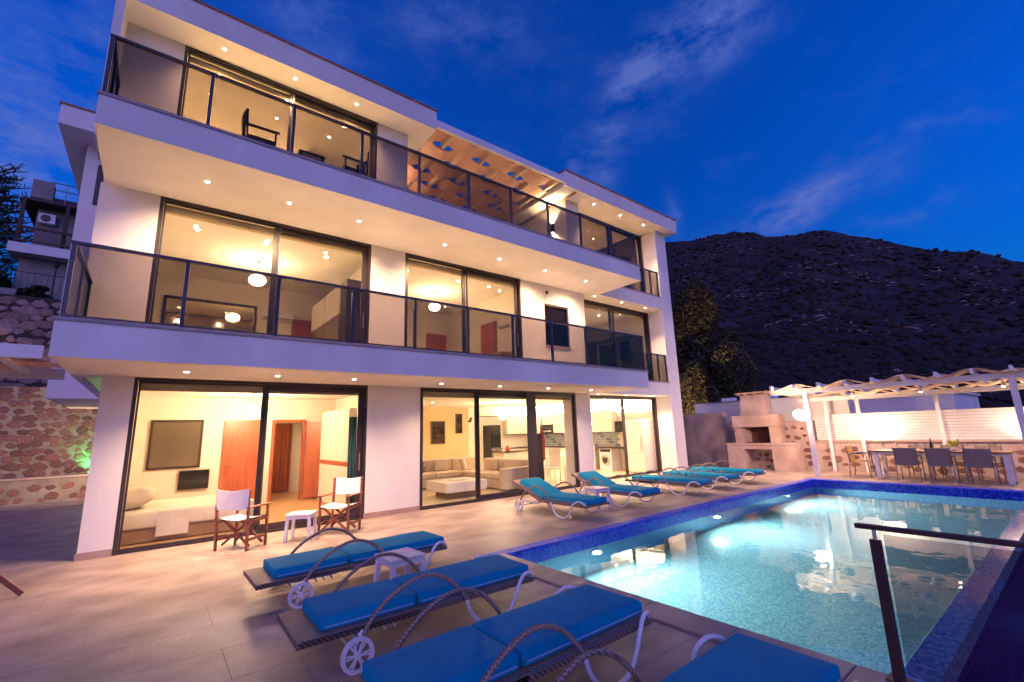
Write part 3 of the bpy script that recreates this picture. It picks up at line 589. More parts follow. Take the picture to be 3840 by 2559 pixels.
# ================================================================ TERRACE FURNITURE
def rounded_slab(x0, x1, y0, y1, z0, z1, bev=.025):
    return MB().box(x0, x1, y0, y1, z0, z1), bev
def cushion(x0, x1, y0, y1, z0, z1, r=.016, seed=0.0):
    cx, cy, hx, hy = (x0+x1)/2, (y0+y1)/2, (x1-x0)/2, (y1-y0)/2
    def axis(h, k):
        e = [h-r*q for q in (0, .12, .35, .65, 1)]
        return [-q for q in e] + [-(h-r)+2*(h-r)*i/k for i in range(1, k)] + e[::-1]
    X, Y = axis(hx, 18), axis(hy, 8); vs = []; nx, ny = len(X), len(Y)
    for y in Y:
        for x in X:
            dx, dy = max(0, abs(x)-(hx-r))/r, max(0, abs(y)-(hy-r))/r; d = math.hypot(dx, dy); px, py = x, y
            if d > 1: px = math.copysign(hx-r+dx/d*r, x); py = math.copysign(hy-r+dy/d*r, y); d = 1
            puff = .006*(1-(x/hx)**4)*(1-(y/hy)**4) + .0035*mnoise.noise((x*5+seed, y*7, seed)) + .002*mnoise.noise((x*14, y*16+seed, 2.2))
            vs.append((cx+px, cy+py, z1-r+r*math.sqrt(max(0, 1-d*d)) + puff*(1-d)))
    fs = [(j*nx+i, j*nx+i+1, (j+1)*nx+i+1, (j+1)*nx+i) for j in range(ny-1) for i in range(nx-1)]
    ring = [i for i in range(nx)] + [j*nx+nx-1 for j in range(1, ny)] + [(ny-1)*nx+i for i in range(nx-2, -1, -1)] + [j*nx for j in range(ny-2, 0, -1)]
    k = len(vs)
    for i in ring: vs.append((vs[i][0], vs[i][1], z0))
    n = len(ring); fs += [(ring[i], k+i, k+(i+1) % n, ring[(i+1) % n]) for i in range(n)] + [tuple(k+i for i in range(n))]
    return vs, fs
def make_lounger(raised=0.0):
    """local: u along +x from head (0) to foot (2.15), width along y, z up"""
    t = thing('sun_lounger', '-', 'sun lounger', absolute=False)
    hw = .31; H = .93; zf = .245
    fr = MB()
    for s in (-1, 1): fr.bar((H if raised else 0, s*(hw+.02), zf), (2.12, s*(hw+.02), zf), .045, .036)
    fr.bar((2.10, -hw, zf), (2.10, hw, zf), .045, .036); fr.bar((H, -hw, zf), (H, hw, zf), .04, .05)
    fr.build('frame', WICKER, t)
    MB().box(H+.02, 2.08, -hw, hw, zf+.0, zf+.022).build('deck_mesh', WICKER, t)
    rot = Matrix.Rotation(raised, 3, 'Y') if raised else Matrix.Identity(3); piv = Vector((H, 0, zf))
    def rb(c, sz, m): m.cbox(piv + rot @ (Vector(c)-piv), sz, rot)
    bk = MB(); rb((H/2, 0, zf+.01), (H-.01, 2*hw+.06, .03), bk); rb((.03, 0, zf), (.06, 2*hw+.08, .04), bk)
    for s in (-1, 1): rb((H/2, s*(hw+.02), zf), (H-.02, .045, .036), bk)
    bk.build('back_panel', WICKER, t)
    vs, fs = cushion(.17, H-.01, -.28, .28, zf+.032, zf+.116, seed=1.3); c1 = MB().add([piv + rot @ (Vector(q)-piv) for q in vs], fs)
    cu = c1.build('back_cushion', CUSH, t, smooth=True)
    for s in (-1, 1): MB().tube([piv + rot @ (Vector((u, s*.279, zf+.052))-piv) for u in (.2, .5, H-.04)], .006, 6).build('piping', PIPING, cu)
    vs, fs = cushion(H+.008, 2.12, -.28, .28, zf+.032, zf+.116, seed=4.1); cs = MB().add(vs, fs)
    cu = cs.build('seat_cushion', CUSH, t, smooth=True)
    for s in (-1, 1): MB().tube([(H+.04, s*.279, zf+.052), (1.5, s*.279, zf+.052), (2.09, s*.279, zf+.052)], .006, 6).build('piping', PIPING, cu)
    for s in (-1, 1):
        y = s*.43
        MB().tube(smooth_path([(.40, y, .14), (.47, y, .30), (.62, y, .435), (.82, y, .525), (.98, y, .53), (1.14, y, .46), (1.26, y, .345), (1.31, y, .27)], 5), .0165, 8).build('arm', WICKER, t, smooth=True)
        MB().tube(smooth_path([(1.31, y, .27), (1.36, y, .15), (1.47, y, .045), (1.60, y, .016), (1.73, y, .05), (1.82, y, .16), (1.87, y, .26), (1.95, y*.94, .325), (2.05, y*.86, .32), (2.11, y*.77, .265)], 5), .0165, 8).build('leg', WHITEM, t, smooth=True)
    ax = MB().tube([(.385, -.46, .12), (.385, .46, .12)], .011, 8); 
    for s in (-1, 1): ax.bar((.40, s*.40, .13), (.45, s*.34, zf-.01), .03, .03)
    ax.build('axle', WHITEM, t)
    for s in (-1, 1):
        rk = MB(); rk.box(.35, .80, s*.25-.012, s*.25+.012, zf-.05, zf-.03)
        for k in range(5): rk.bar((.40+k*.08, s*.25, zf-.04), (.43+k*.08, s*.25, zf-.085), .02, .014)
        rk.build('ratchet', WHITEM, t)
    rx = Matrix.Rotation(R(90), 3, 'X')
    for s in (-1, 1):
        c = Vector((.385, s*.455, .121)); w = MB(); n = 28
        # rim ring
        k0 = len(w.v); pr = [(.092, -.014), (.119, -.014), (.121, 0), (.119, .014), (.092, .014), (.092, -.014)]
        for (r_, z) in pr:
            for j in range(n):
                a = 2*math.pi*j/n; w.v.append(tuple(c + Vector((r_*math.cos(a), z, r_*math.sin(a)))))
        for i in range(len(pr)-1):
            for j in range(n): w.f.append((k0+i*n+j, k0+i*n+(j+1) % n, k0+(i+1)*n+(j+1) % n, k0+(i+1)*n+j))
        wo_ = w.build('wheel', PLASTIC, t, smooth=False)
        sp = MB().lathe([(.024, -.018), (.024, .018)], 12, c, rx)
        for k in range(12):
            a = 2*math.pi*(k//2)/6 + (.13 if k % 2 else -.13)
            d = Vector((math.cos(a), 0, math.sin(a))); sp.bar(c+d*.02, c+d*.095, .011, .014, (0, 1, 0))
        sp.build('spokes', PLASTIC, wo_)
    return t
flat = make_lounger(0.0); up_ = make_lounger(R(21))
near = [(-3.86, 'blue cushioned wicker lounger nearest the canvas chairs, beside the slatted side table'), (-5.48, 'blue cushioned lounger with white piping and spoked wheel, between slatted table and poolside loungers'), (-6.85, 'blue lounger with broad flat cushion, second from the free end of the glass railing'), (-8.12, 'blue lounger beside the free end of the glass pool railing')]
for i, (y, lb) in enumerate(near):
    o = flat if i == 0 else copy_tree(flat)
    o.location = (1.62, y, 0); o.rotation_euler.z = R((.6, -.9, .3, .2)[i]); tag(o, lb, 'sun lounger', 'blue sun loungers around the pool')
far = [(7.28, -1.38, 'blue lounger with raised backrest in front of the living room glass'), (9.10, -1.40, 'blue lounger with raised backrest in front of the kitchen pier, beside a white table'),
       (11.17, -1.40, 'flat blue lounger in front of the kitchen glass'), (12.60, -1.40, 'flat blue lounger in the middle of the row at the kitchen end'), (14.04, -1.38, 'flat blue lounger closest to the barbecue')]
for i, (x, y, lb) in enumerate(far):
    o = up_ if i == 0 else copy_tree(up_ if i == 1 else flat)
    o.location = (x, y, 0); o.rotation_euler.z = R(-90 + (2, -2, 1.5, -1, 1)[i]); tag(o, lb, 'sun lounger', 'blue sun loungers around the pool')

def side_table(label, loc, rz):
    t = thing('side_table', label, 'table', loc, rz, 'white slatted side tables', absolute=False)
    for i in range(6): MB().box(-.2+i*.0675, -.2+i*.0675+.06, -.2, .2, .395, .42).build('slat', PLASTIC, t, bevel=.004, seg=1)
    MB().box(-.185, .185, -.18, -.16, .345, .394).box(-.185, .185, .16, .18, .345, .394).box(-.185, -.165, -.16, .16, .345, .394).box(.165, .185, -.16, .16, .345, .394).build('apron', PLASTIC, t)
    for sx in (-1, 1):
        for sy in (-1, 1): MB().bar((sx*.165, sy*.16, .394), (sx*.185, sy*.18, 0), .045, .045).build('leg', PLASTIC, t)
    return t
side_table('white side table between the two canvas director chairs', (2.80, -1.0, 0), R(-30))
side_table('white slatted side table between two flat blue loungers', (2.88, -4.70, 0), R(3))
side_table('white side table between the two loungers with raised backrests', (8.22, -2.72, 0), R(-6))

def director_chair(label, loc, rz, wood=None, cloth=None, group='canvas director chairs by the bedroom glass'):
    wood = wood or WOODCH; cloth = cloth or CANVAS
    t = thing('director_chair', label, 'chair', loc, rz, group, absolute=False)   # faces local +x, width along y
    W_ = .27
    for s in (-1, 1):
        MB().bar((.20, s*W_, 0.0), (.20, s*W_, .615), .035, .03).build('leg', wood, t)
        MB().bar((-.20, s*W_, 0.0), (-.24, s*W_, .90), .035, .03).build('leg', wood, t)
        MB().box(-.25, .26, s*W_-.03, s*W_+.03, .615, .638).build('armrest', wood, t, bevel=.004, seg=1)
        MB().box(-.185, .185, s*W_-.012, s*W_+.012, .14, .18).build('side_rail', wood, t); MB().box(-.205, .185, s*W_-.012, s*W_+.012, .40, .435).build('side_rail', wood, t)
    for x in (-.13, .15):
        MB().bar((x, -.25, .06), (x, .235, .45), .03, .03, (1, 0, 0)).build('cross_bar', wood, t)
        MB().bar((x+.032, .25, .06), (x+.032, -.235, .45), .03, .03, (1, 0, 0)).build('cross_bar', wood, t)
        MB().tube([(x-.01, 0, .255), (x+.045, 0, .255)], .02, 10).build('pivot', STEEL, t)
    n = 8; vs = []; fs = []
    for i in range(n+1):
        y = -.25+.5*i/n; z = .462 - .035*(1-(y/.25)**2)
        vs += [(-.19, y, z+.01), (.22, y, z), (.22, y, z-.008), (-.19, y, z+.002)]
    for i in range(n):
        for j in range(4): fs.append((i*4+j, i*4+(j+1) % 4, i*4+4+(j+1) % 4, i*4+4+j))
    fs += [(3, 2, 1, 0), (n*4, n*4+1, n*4+2, n*4+3)]
    MB().add(vs, fs).build('seat', cloth, t, smooth=False)
    vs = []; fs = []
    for i in range(n+1):
        y = -.285+.57*i/n; b = .05*(1-(y/.285)**2)
        zt = .905 - .03*(1-abs(y)/.285)
        vs += [(-.225-b, y, .60), (-.245-b, y, zt), (-.257-b, y, zt), (-.237-b, y, .60)]
    for i in range(n):
        for j in range(4): fs.append((i*4+j, i*4+(j+1) % 4, i*4+4+(j+1) % 4, i*4+4+j))
    fs += [(3, 2, 1, 0), (n*4, n*4+1, n*4+2, n*4+3)]
    MB().add(vs, fs).build('backrest', cloth, t)
    return t
director_chair('wooden director chair with white canvas seen from behind, before the bed', (1.95, -.92, 0), R(42))
director_chair('wooden director chair with white canvas facing the terrace beside the white pier', (3.46, -.92, 0), R(222))
fc = thing('folding_chair', 'slanting wooden leg of a folding chair at the bare corner of the house', 'chair', (-.8, -1.4, 0))
for y, dx in ((-1.65, 0), (-2.1, -.4)):
    MB().bar((-.29+dx, y, .02), (-1.2+dx, y, 1.0), .03, .05).build('leg', WOODCH, fc); MB().bar((-1.1+dx, y+.035, .02), (-.66+dx, y+.035, .44), .03, .05).build('leg', WOODCH, fc)
for k in range(6): MB().box(-1.32+k*.08, -1.32+k*.08+.065, -2.07, -1.68, .43, .45).build('slat', WOODCH, fc)
director_chair('dark director chair on the top balcony with its back to the bare wall', (1.70, -1.32, F2-.035), R(-3), WOODDK, DKCANV, 'dark director chairs on the top balcony')
director_chair('dark director chair on the top balcony near the end of the glass door', (3.26, -1.32, F2-.035), R(183), WOODDK, DKCANV, 'dark director chairs on the top balcony')
t = thing('balcony_table', 'low dark wooden table between the director chairs on the top balcony', 'table', (2.48, -1.42, F2-.035), 0, absolute=False)
MB().box(-.22, .22, -.22, .22, .41, .45).build('table_top', WOODDK, t)
for sx in (-1, 1):
    for sy in (-1, 1): MB().bar((sx*.18, sy*.18, .41), (sx*.18, sy*.18, 0), .04, .04).build('leg', WOODDK, t)

# glass railing at the free end of the pool
t = thing('glass_railing', 'glass railing panel with brown metal post and flat top rail at the pool edge', 'railing', (4.6, -10, 0))
BRN = pmat('brown_metal', (.075, .038, .034), (.10, .05, .045), scale=9, rough=.4, metallic=.3)
MB().box(4.575, 4.625, -12.5, -8.32, .925, .955).build('top_rail', BRN, t, bevel=.004, seg=1)
for y in (-8.42, -10.4, -12.4):
    p_ = MB().box(4.582, 4.618, y-.03, y+.03, .0, .86).build('post', BRN, t); MB().tube([(4.6, y, .86), (4.6, y, .925)], .012, 8).build('bracket', STEEL, p_)
    MB().box(4.54, 4.66, y-.06, y+.06, .016, .026).build('foot_plate', BRN, p_)
for a, b in ((-10.36, -8.47), (-12.36, -10.44)): MB().box(4.594, 4.606, a, b, .06, .90).build('glass_panel', gmat('railing_glass', (.74, .68, .70), 1.5), t)

# ---------------------------------------------------------------- barbecue end
def stones(parent, base, ux, w, h, n_out, cell, mat, fill=.62, jit=.3, seed=3, zmin=0, depth=.05, skip=None):
    """irregular stones on a wall face: base corner, along ux (unit vector), up z, outwards n_out"""
    rr = random.Random(seed); shapes = []
    nrm = Vector(n_out); ux = Vector(ux)
    for k in range(7):
        n = rr.randint(6, 9); an = sorted(2*math.pi*(i+rr.uniform(-.3, .3))/n for i in range(n)); rad = [rr.uniform(.75, 1.1) for _ in range(n)]
        vs = []; fs = []
        for (sc, dp) in ((1.0, -.4), (1.0, .45), (.78, 1.0)):
            for a, q in zip(an, rad): vs.append(ux*(q*sc*math.cos(a)) + Vector((0, 0, q*sc*math.sin(a))) + nrm*dp*depth)
        for L_ in range(2):
            for i in range(n): fs.append((L_*n+i, L_*n+(i+1) % n, (L_+1)*n+(i+1) % n, (L_+1)*n+i))
        fs.append(tuple(2*n+i for i in range(n)))
        me = MB().add(vs, fs).mesh('stone'); me.materials.append(mat); shapes.append(me)
    z = zmin+cell*.5; row = 0; cnt = 0
    while z < h-cell*.25:
        x = cell*(.5 if row % 2 else .95)
        while x < w-cell*.3:
            cx = x+rr.uniform(-jit, jit)*cell; cz = z+rr.uniform(-jit, jit)*cell*.7
            r_ = cell*.5*rr.uniform(fill*.7, fill*1.35)
            if skip is None or not skip(cx, cz):
                o = link('stone', rr.choice(shapes), None, parent, Vector(base)+ux*cx+Vector((0, 0, cz)))
                sx, sz = r_*rr.uniform(.95, 1.45), r_*rr.uniform(.65, .95)
                o.scale = (sx if abs(ux.x) > .5 else r_*2, sx if abs(ux.y) > .5 else r_*2, sz)
                cnt += 1
            x += cell*rr.uniform(.95, 1.3)
        z += cell*rr.uniform(.72, .86); row += 1
    return cnt
sw = thing('stone_wall', 'pink mortared stone wall behind the barbecue and dining table', 'wall', (18.85, -6, 0))
MB().box(18.75, 19.15, -12, -3.35, -.4, .94).box(18.75, 19.15, -3.35, 1.3, -.4, 1.66).build('mortar_body', MORTAR, sw)
MB().box(18.70, 19.2, -12, -3.36, .94, .985).build('cap', TRAVW, sw)
stones(sw, (18.745, -3.4, 0), (0, -1, 0), 6.0, .93, (-1, 0, 0), .34, STONE, .62, .32, 5)
stones(sw, (18.745, -.6, 0), (0, -1, 0), 2.75, 1.64, (-1, 0, 0), .30, STONE, .6, .32, 8)
wb = thing('garden_wall', 'plain white garden wall rising behind the barbecue', 'wall', (19.4, -1, 0))
MB().box(19.25, 19.5, -4.4, 1.2, -.4, 2.52).build('wall_body', PLASTER, wb); MB().box(19.2, 19.25, -3.35, -3.0, 1.662, 2.6).build('pier', PLASTER, wb)
MB().box(19.2, 19.55, -4.4, 1.2, 2.52, 2.55).build('wall_cap', COPING, wb)
wb2 = thing('rear_building', 'low white flat roofed building beyond the slatted fence', 'building', (26, -4, -1))
MB().box(24, 30, -6.4, 3.2, -6, 2.52).build('wall', PLASTER, wb2); MB().box(23.9, 30.1, -6.5, 3.3, 2.52, 2.6).build('roof', PLASTER, wb2)
for k, y in enumerate((2.6, .5, -1.5)): MB().box(25, 25.5, y-.3, y+.3, 2.6, 3.0).build('roof_box', WHITEP, wb2)
tw = thing('travertine_screen', 'tall travertine clad screen wall beside the barbecue', 'wall', (18.2, .2, 0))
MB().box(18.14, 18.4, -.56, 1.5, 0, 2.08).build('core', TRAVW, tw)
for r_ in range(4):
    for c_ in range(2):
        MB().box(18.12, 18.138, -.555+c_*1.03, -.555+(c_+1)*1.03-.006, r_*.52+.004, (r_+1)*.52-.004).build('panel', TRAV, tw)
bq = thing('barbecue', 'travertine masonry barbecue with open firebox and flared chimney', 'barbecue', (17.9, -1.9, 0))
BX = 17.75
m = MB().box(BX, 18.6, -1.42, -.78, 0, .86).box(BX, 18.6, -3.06, -2.36, 0, .86).box(BX+.6, 18.6, -2.36, -1.42, 0, .72); m.build('base', TRAVW, bq)
MB().box(BX-.02, 18.6, -3.08, -.76, .86, .93).build('worktop', TRAVW, bq, bevel=.008, seg=1)
MB().box(BX, 18.6, -2.36, -1.42, .72, .86).build('lintel', TRAVW, bq)
m = MB().box(BX+.05, 18.6, -1.42, -1.12, .93, 1.5).box(BX+.05, 18.6, -2.55, -2.34, .93, 1.5).box(18.5, 18.6, -2.34, -1.42, .93, 1.5); m.build('firebox', TRAVW, bq)
FIREB = pmat('sooty_firebrick', (.10, .035, .028), (.16, .06, .05), scale=6, rough=.9)
MB().box(18.47, 18.499, -2.338, -1.422, .93, 1.5).build('firebox_back', FIREB, bq); MB().box(BX+.12, 18.46, -2.33, -1.43, .932, .95).build('grate', FRAME, bq)
MB().box(BX-.02, 18.62, -2.58, -1.09, 1.5, 1.92).build('hood', TRAVW, bq, bevel=.01, seg=1)
def frustum(m, a0, a1, b0, b1, z0, A0, A1, B0, B1, z1):
    m.add([(a0, b0, z0), (a1, b0, z0), (a1, b1, z0), (a0, b1, z0), (A0, B0, z1), (A1, B0, z1), (A1, B1, z1), (A0, B1, z1)], [(0,3,2,1), (4,5,6,7), (0,1,5,4), (1,2,6,5), (2,3,7,6), (3,0,4,7)])
m = MB(); frustum(m, 17.95, 18.5, -2.26, -1.36, 1.92, 18.0, 18.45, -2.24, -1.38, 2.66); m.build('chimney', TRAVW, bq)
cp = MB(); frustum(cp, 17.9, 18.55, -2.34, -1.28, 2.70, 17.84, 18.6, -2.40, -1.22, 2.76); cpo = cp.build('chimney_cap', TRAVW, bq)
for y in (-2.3, -1.95, -1.6, -1.32): MB().box(17.97, 18.48, y-.04, y+.04, 2.66, 2.70).build('spacer', TRAVW, cpo)
stones(bq, (BX+.595, -1.46, 0), (0, -1, 0), .86, .7, (-1, 0, 0), .24, STONE, .66, .25, 12)

# slatted white fence on the stone wall
sf = thing('slat_fence', 'white horizontal slat fence above the stone wall behind the dining table', 'fence', (18.95, -7, .985))
for i in range(10): MB().box(18.93, 18.95, -12, -3.42, .995+i*.086, .995+i*.086+.079).build('slat', WHITEP, sf)
MB().box(18.951, 18.962, -12, -3.42, .99, 1.85).build('gap_shade_board', pmat('gap_shade_brown', (.16, .09, .06), scale=4, rough=.8), sf)  # added board, its brown stands in for shade in the slat gaps
for y in (-3.45, -5.0, -6.7, -8.3, -10): MB().box(18.963, 18.99, y-.025, y+.025, .985, 1.86).build('post', WHITEP, sf)
def flood(label, y):
    t = thing('floodlight', label, 'floodlight', (18.8, y, .985))
    MB().box(18.71, 18.78, y-.09, y+.09, .99, 1.07).build('housing', WHITEM, t, bevel=.006, seg=1); MB().box(18.782, 18.788, y-.08, y+.08, 1.0, 1.06).build('lens', emat('flood_glow', (1, .78, .5), 30), t)
    lamp(t, (18.80, y, 1.05), 60, (1, .70, .46), 'SPOT', .05, 160, .5, (.5, 0, .6))
flood('small floodlight on the stone wall washing the fence behind the laid table', -5.2); flood('small floodlight on the stone wall washing the outer end of the fence', -8.5)

# dining pergola
pg = thing('dining_pergola', 'white pergola with wavy woven board roof over the dining table', 'pergola', (17.6, -6.5, 0))
for y in (-4.08, -8.44): MB().box(16.45, 16.57, y-.06, y+.06, 0, 2.5).build('post', WHITEP, pg)
for y in (-3.9, -4.8, -6.72, -9.0): MB().box(18.60, 18.69, y-.045, y+.045, 0.0, 2.3).build('post', WHITEP, pg)
MB().box(16.45, 16.57, -10.5, -3.1, 2.5, 2.64).build('front_beam', WHITEP, pg); MB().box(18.59, 18.70, -10.5, -3.1, 2.3, 2.44).build('back_beam', WHITEP, pg)
ry = [-3.25-.655*i for i in range(12)]
for y in ry: MB().bar((16.15, y, 2.72), (19.0, y, 2.47), .06, .12).build('rafter', WHITEP, pg)
for k in range(5):
    x0 = 16.3+k*.55; n = 44; vs = []; fs = []; zb = 2.715 - (x0-16.15)*.0877
    for i in range(n+1):
        y = -3.1-7.3*i/n; z = zb + .085*math.cos(math.pi*(y+3.25)/.655)*(1 if k % 2 else -1)
        for (q, dz) in ((x0, 0), (x0+.5, -.044), (x0+.5, -.028), (x0, .016)): vs.append((q, y, z+dz))
    for i in range(n):
        for j in range(4): fs.append((i*4+j, i*4+(j+1) % 4, (i+1)*4+(j+1) % 4, (i+1)*4+j))
    fs += [(3, 2, 1, 0), (n*4, n*4+1, n*4+2, n*4+3)]
    MB().add(vs, fs).build('woven_board', PINE, pg)
for y, lb in ((-5.0, 'small white spotlight under the pergola rafters closest to the barbecue'), (-6.6, 'small white spotlight under the middle pergola rafters'), (-8.2, 'small white spotlight under the outermost pergola rafters')):
    t = thing('pergola_spotlight', lb, 'spotlight', (17.6, y, 2.4)); MB().lathe([(.04, 0), (.045, .08), (.02, .13), (.012, .22)], 12, (17.6, y, 2.36)).build('housing', WHITEM, t); MB().lathe([(.034, -.004), (.034, 0)], 12, (17.6, y, 2.358)).build('lens', E_SPOT, t)
    lamp(t, (17.6, y, 2.33), 34, (1, .62, .40), 'SPOT', .04, 170, 1.0)
gl_ = thing('globe_lamp', 'white glowing globe lamp fixed to the pergola post', 'globe lamp', (16.42, -3.93, 1.85))
MB().lathe([(.001, -.15), (.06, -.138), (.11, -.1), (.14, -.05), (.15, 0), (.14, .05), (.11, .1), (.06, .138), (.001, .15)], 20, (16.4, -3.86, 1.86)).build('globe', E_GLOBE, gl_, smooth=True)
MB().tube([(16.42, -4.0, 1.68), (16.4, -3.88, 1.68), (16.4, -3.86, 1.72)], .02, 8).build('bracket', WHITEM, gl_)

# dining table and chairs
dt = thing('dining_table', 'long dark wooden table with white legs laid for dinner under the pergola', 'table', (17.4, -6.7, 0))
for i in range(6): MB().box(16.97+i*.15, 16.97+i*.15+.146, -8.12, -5.3, .725, .76).build('plank', WOODMD, dt)
MB().box(17.02, 17.82, -8.05, -5.37, .66, .722).build('apron', WHITEP, dt)
for x in (17.06, 17.76):
    for y in (-8.0, -5.45): MB().box(x-.05, x+.05, y-.05, y+.05, 0, .66).build('leg', WHITEP, dt)
def dining_chair():
    t = thing('dining_chair', '-', 'chair', absolute=False)       # faces +x
    MB().cbox((-.235, 0, .64), (.02, .44, .46), Matrix.Rotation(R(-8), 3, 'Y')).build('backrest', TEXTIL, t)
    MB().box(-.2, .23, -.22, .22, .43, .45).build('seat', TEXTIL, t)
    for s in (-1, 1):
        MB().tube([(-.27, s*.235, .88), (-.22, s*.235, .45), (-.27, s*.235, 0)], .014, 8).build('rear_leg', STEELG, t)
        MB().tube([(.24, s*.235, 0), (.21, s*.235, .45), (.2, s*.235, .64), (.0, s*.24, .66), (-.235, s*.235, .64)], .014, 8).build('front_leg', STEELG, t)
        MB().box(-.15, .18, s*.24-.022, s*.24+.022, .668, .685).build('armrest', STEELG, t)
    return t
dc = dining_chair(); first = True
for i, y in enumerate((-6.2, -6.86, -7.57)):
    o = dc if first else copy_tree(dc); first = False
    o.location = (16.80, y, 0); tag(o, ('grey textile dining chair with its back to the pool, closest to the lit globe', 'grey textile dining chair with its back to the pool, middle of three', 'grey textile dining chair with its back to the pool, farthest from the barbecue')[i], 'chair', 'dining chairs with backs to the pool')
for i, y in enumerate((-6.2, -6.9, -7.6)):
    o = copy_tree(dc); o.location = (18.05, y, 0); o.rotation_euler.z = R(180); tag(o, ('wall side grey dining chair nearest the barbecue', 'wall side grey dining chair between its two neighbours', 'wall side grey dining chair farthest from the barbecue')[i], 'chair', 'dining chairs on the wall side')
YEL = pmat('yellow_textile', (.34, .20, .06), (.40, .25, .08), scale=60, rough=.8)
for y, a, lb in ((-4.98, -90, 'yellowish dining chair at the barbecue end of the long table'), (-8.55, 90, 'dining chair at the outer end of the long table')):
    o = copy_tree(dc); o.location = (17.4, y, 0); o.rotation_euler.z = R(a); tag(o, lb, 'chair', 'dining chairs at the table ends')
    if y > -6:
        for ch in o.children:
            if ch.name.split('.')[0] in ('backrest', 'seat'): ch.data = ch.data.copy(); ch.data.materials[0] = YEL
def wine_glass(x, y, label):
    o = MB().lathe([(.034, 0), (.034, .003), (.005, .008), (.005, .09), (.03, .115), (.04, .15), (.036, .2), (.033, .2), (.036, .15), (.026, .12), (.003, .1)], 14, (0, 0, 0)).build('wine_glass', CLEARG, smooth=True)
    o.location = (x, y, .761); tag(o, label, 'wine glass', 'wine glasses on the dining table'); return o
for (x, y) in ((17.2, -5.62), (17.55, -5.85), (17.2, -6.35), (17.6, -6.45), (17.22, -7.25), (17.58, -7.3), (17.2, -7.75), (17.6, -7.8)): wine_glass(x, y, 'clear stemmed wine glass on the long dining table')
b_ = MB().lathe([(.037, 0), (.038, .18), (.03, .22), (.014, .26), (.014, .32)], 16).build('wine_bottle', GREENB, smooth=True); b_.location = (17.4, -6.62, .761); tag(b_, 'dark wine bottle in the middle of the dining table', 'bottle')
fp = thing('flower_vase', 'small vase of yellow green flowers on the dining table', 'vase', (17.4, -7.05, .761), absolute=False)
MB().lathe([(.04, 0), (.05, .06), (.035, .11)], 14).build('vase', WHITEM, fp, smooth=True)
m = MB()
for i in range(60):
    c = Vector((rnd.gauss(0, .06), rnd.gauss(0, .06), .12+rnd.random()*.16)); s_ = .022; q = Matrix.Rotation(rnd.random()*6, 3, 'Z') @ Matrix.Rotation(rnd.random()*2, 3, 'X')
    m.add([c+q @ Vector(p) for p in ((-s_, -s_, 0), (s_, -s_, 0), (s_, s_, .01), (-s_, s_, 0))], [(0, 1, 2, 3)])
m.build('flowers', FLOWER, fp)
def plate(x, y):
    o = MB().lathe([(.06, 0), (.12, .015), (.115, .018), (.055, .004)], 18).build('plate', WHITEM); o.location = (x, y, .761); tag(o, 'round white dinner plate on the dining table', 'plate', 'plates on the dining table')
for y in (-6.2, -6.9, -7.6):
    plate(17.12, y); plate(17.7, y)

# ================================================================ INTERIORS
def pendant(label, x, y, zc, zg, r, mat, shade=None):
    t = thing('pendant_lamp', label, 'pendant lamp', (x, y, zg))
    n = [(max(.001, r*math.sin(math.pi*i/10)), -r*math.cos(math.pi*i/10)*(.72 if shade else 1)) for i in range(11)]
    MB().lathe(n, 20, (x, y, zg)).build('globe', mat, t, smooth=True)
    MB().tube([(x, y, zg+r*.7), (x, y, zc-.02)], .006, 6).build('cord', STEELG, t)
    MB().lathe([(.06, -.03), (.06, 0)], 14, (x, y, zc-.003)).build('ceiling_rose', STEELG, t)
pendant('glowing globe pendant in the ground floor bedroom', 2.5, 2.6, Z1, 2.26, .15, E_GLOBE3)
pendant('glowing glass pendant in the first floor bedroom with the big mirror', 2.35, 2.45, Z2-.004, 5.42, .19, E_GLOBE2, True)
pendant('glowing glass pendant in the first floor bedroom with two red doors', 7.1, 2.33, Z2-.004, 5.42, .17, E_GLOBE2, True)
pendant('round white pendant over the kitchen counter', 11.0, 4.2, Z1, 2.2, .14, E_GLOBE3)
def framed(name, label, cat, x0, x1, y, z0, z1, face, fr=.045, fmat=None, nx=None):
    t = thing(name, label, cat, ((x0+x1)/2, y, z0))
    f = MB().box(x0, x0+fr, y-.04, y, z0, z1).box(x1-fr, x1, y-.04, y, z0, z1).box(x0+fr, x1-fr, y-.04, y, z1-fr, z1).box(x0+fr, x1-fr, y-.04, y, z0, z0+fr)
    f.build('frame', fmat or WOODDK, t); MB().box(x0+fr, x1-fr, y-.02, y-.002, z0+fr, z1-fr).build('panel', face, t)
    return t
MIRR = pmat('mirror_glass', (.62, .55, .40), scale=2, rough=.04, metallic=1.0)
MIRR2 = pmat('bronze_mirror', (.42, .32, .20), scale=2, rough=.22, metallic=.8)
ART = pmat('dark_print', (.012, .01, .016), (.10, .05, .025), scale=3, rough=.8, spec=.1, stretch=(1, 1, 3))
framed('wall_mirror', 'bronze wall mirror in a dark frame above the bed', 'mirror', .655, 1.69, 4.195, 1.02, 2.16, MIRR2, .05)
framed('television', 'black television standing low against the bedroom wall', 'television', 1.29, 1.90, 4.18, .52, .96, BLACKG, .02)
framed('large_mirror', 'wide dark framed mirror on the first floor bedroom wall', 'mirror', .60, 2.70, 4.595, F1+.6, 5.32, MIRR, .07)
framed('sunset_print', 'dark sunset print on the living room wall', 'picture', 9.62, 10.28, 7.283, 1.2, 2.13, ART, .05)
framed('tall_print', 'narrow dark print hung higher on the living room wall', 'picture', 10.8, 11.12, 7.283, 1.6, 2.42, ART, .03)
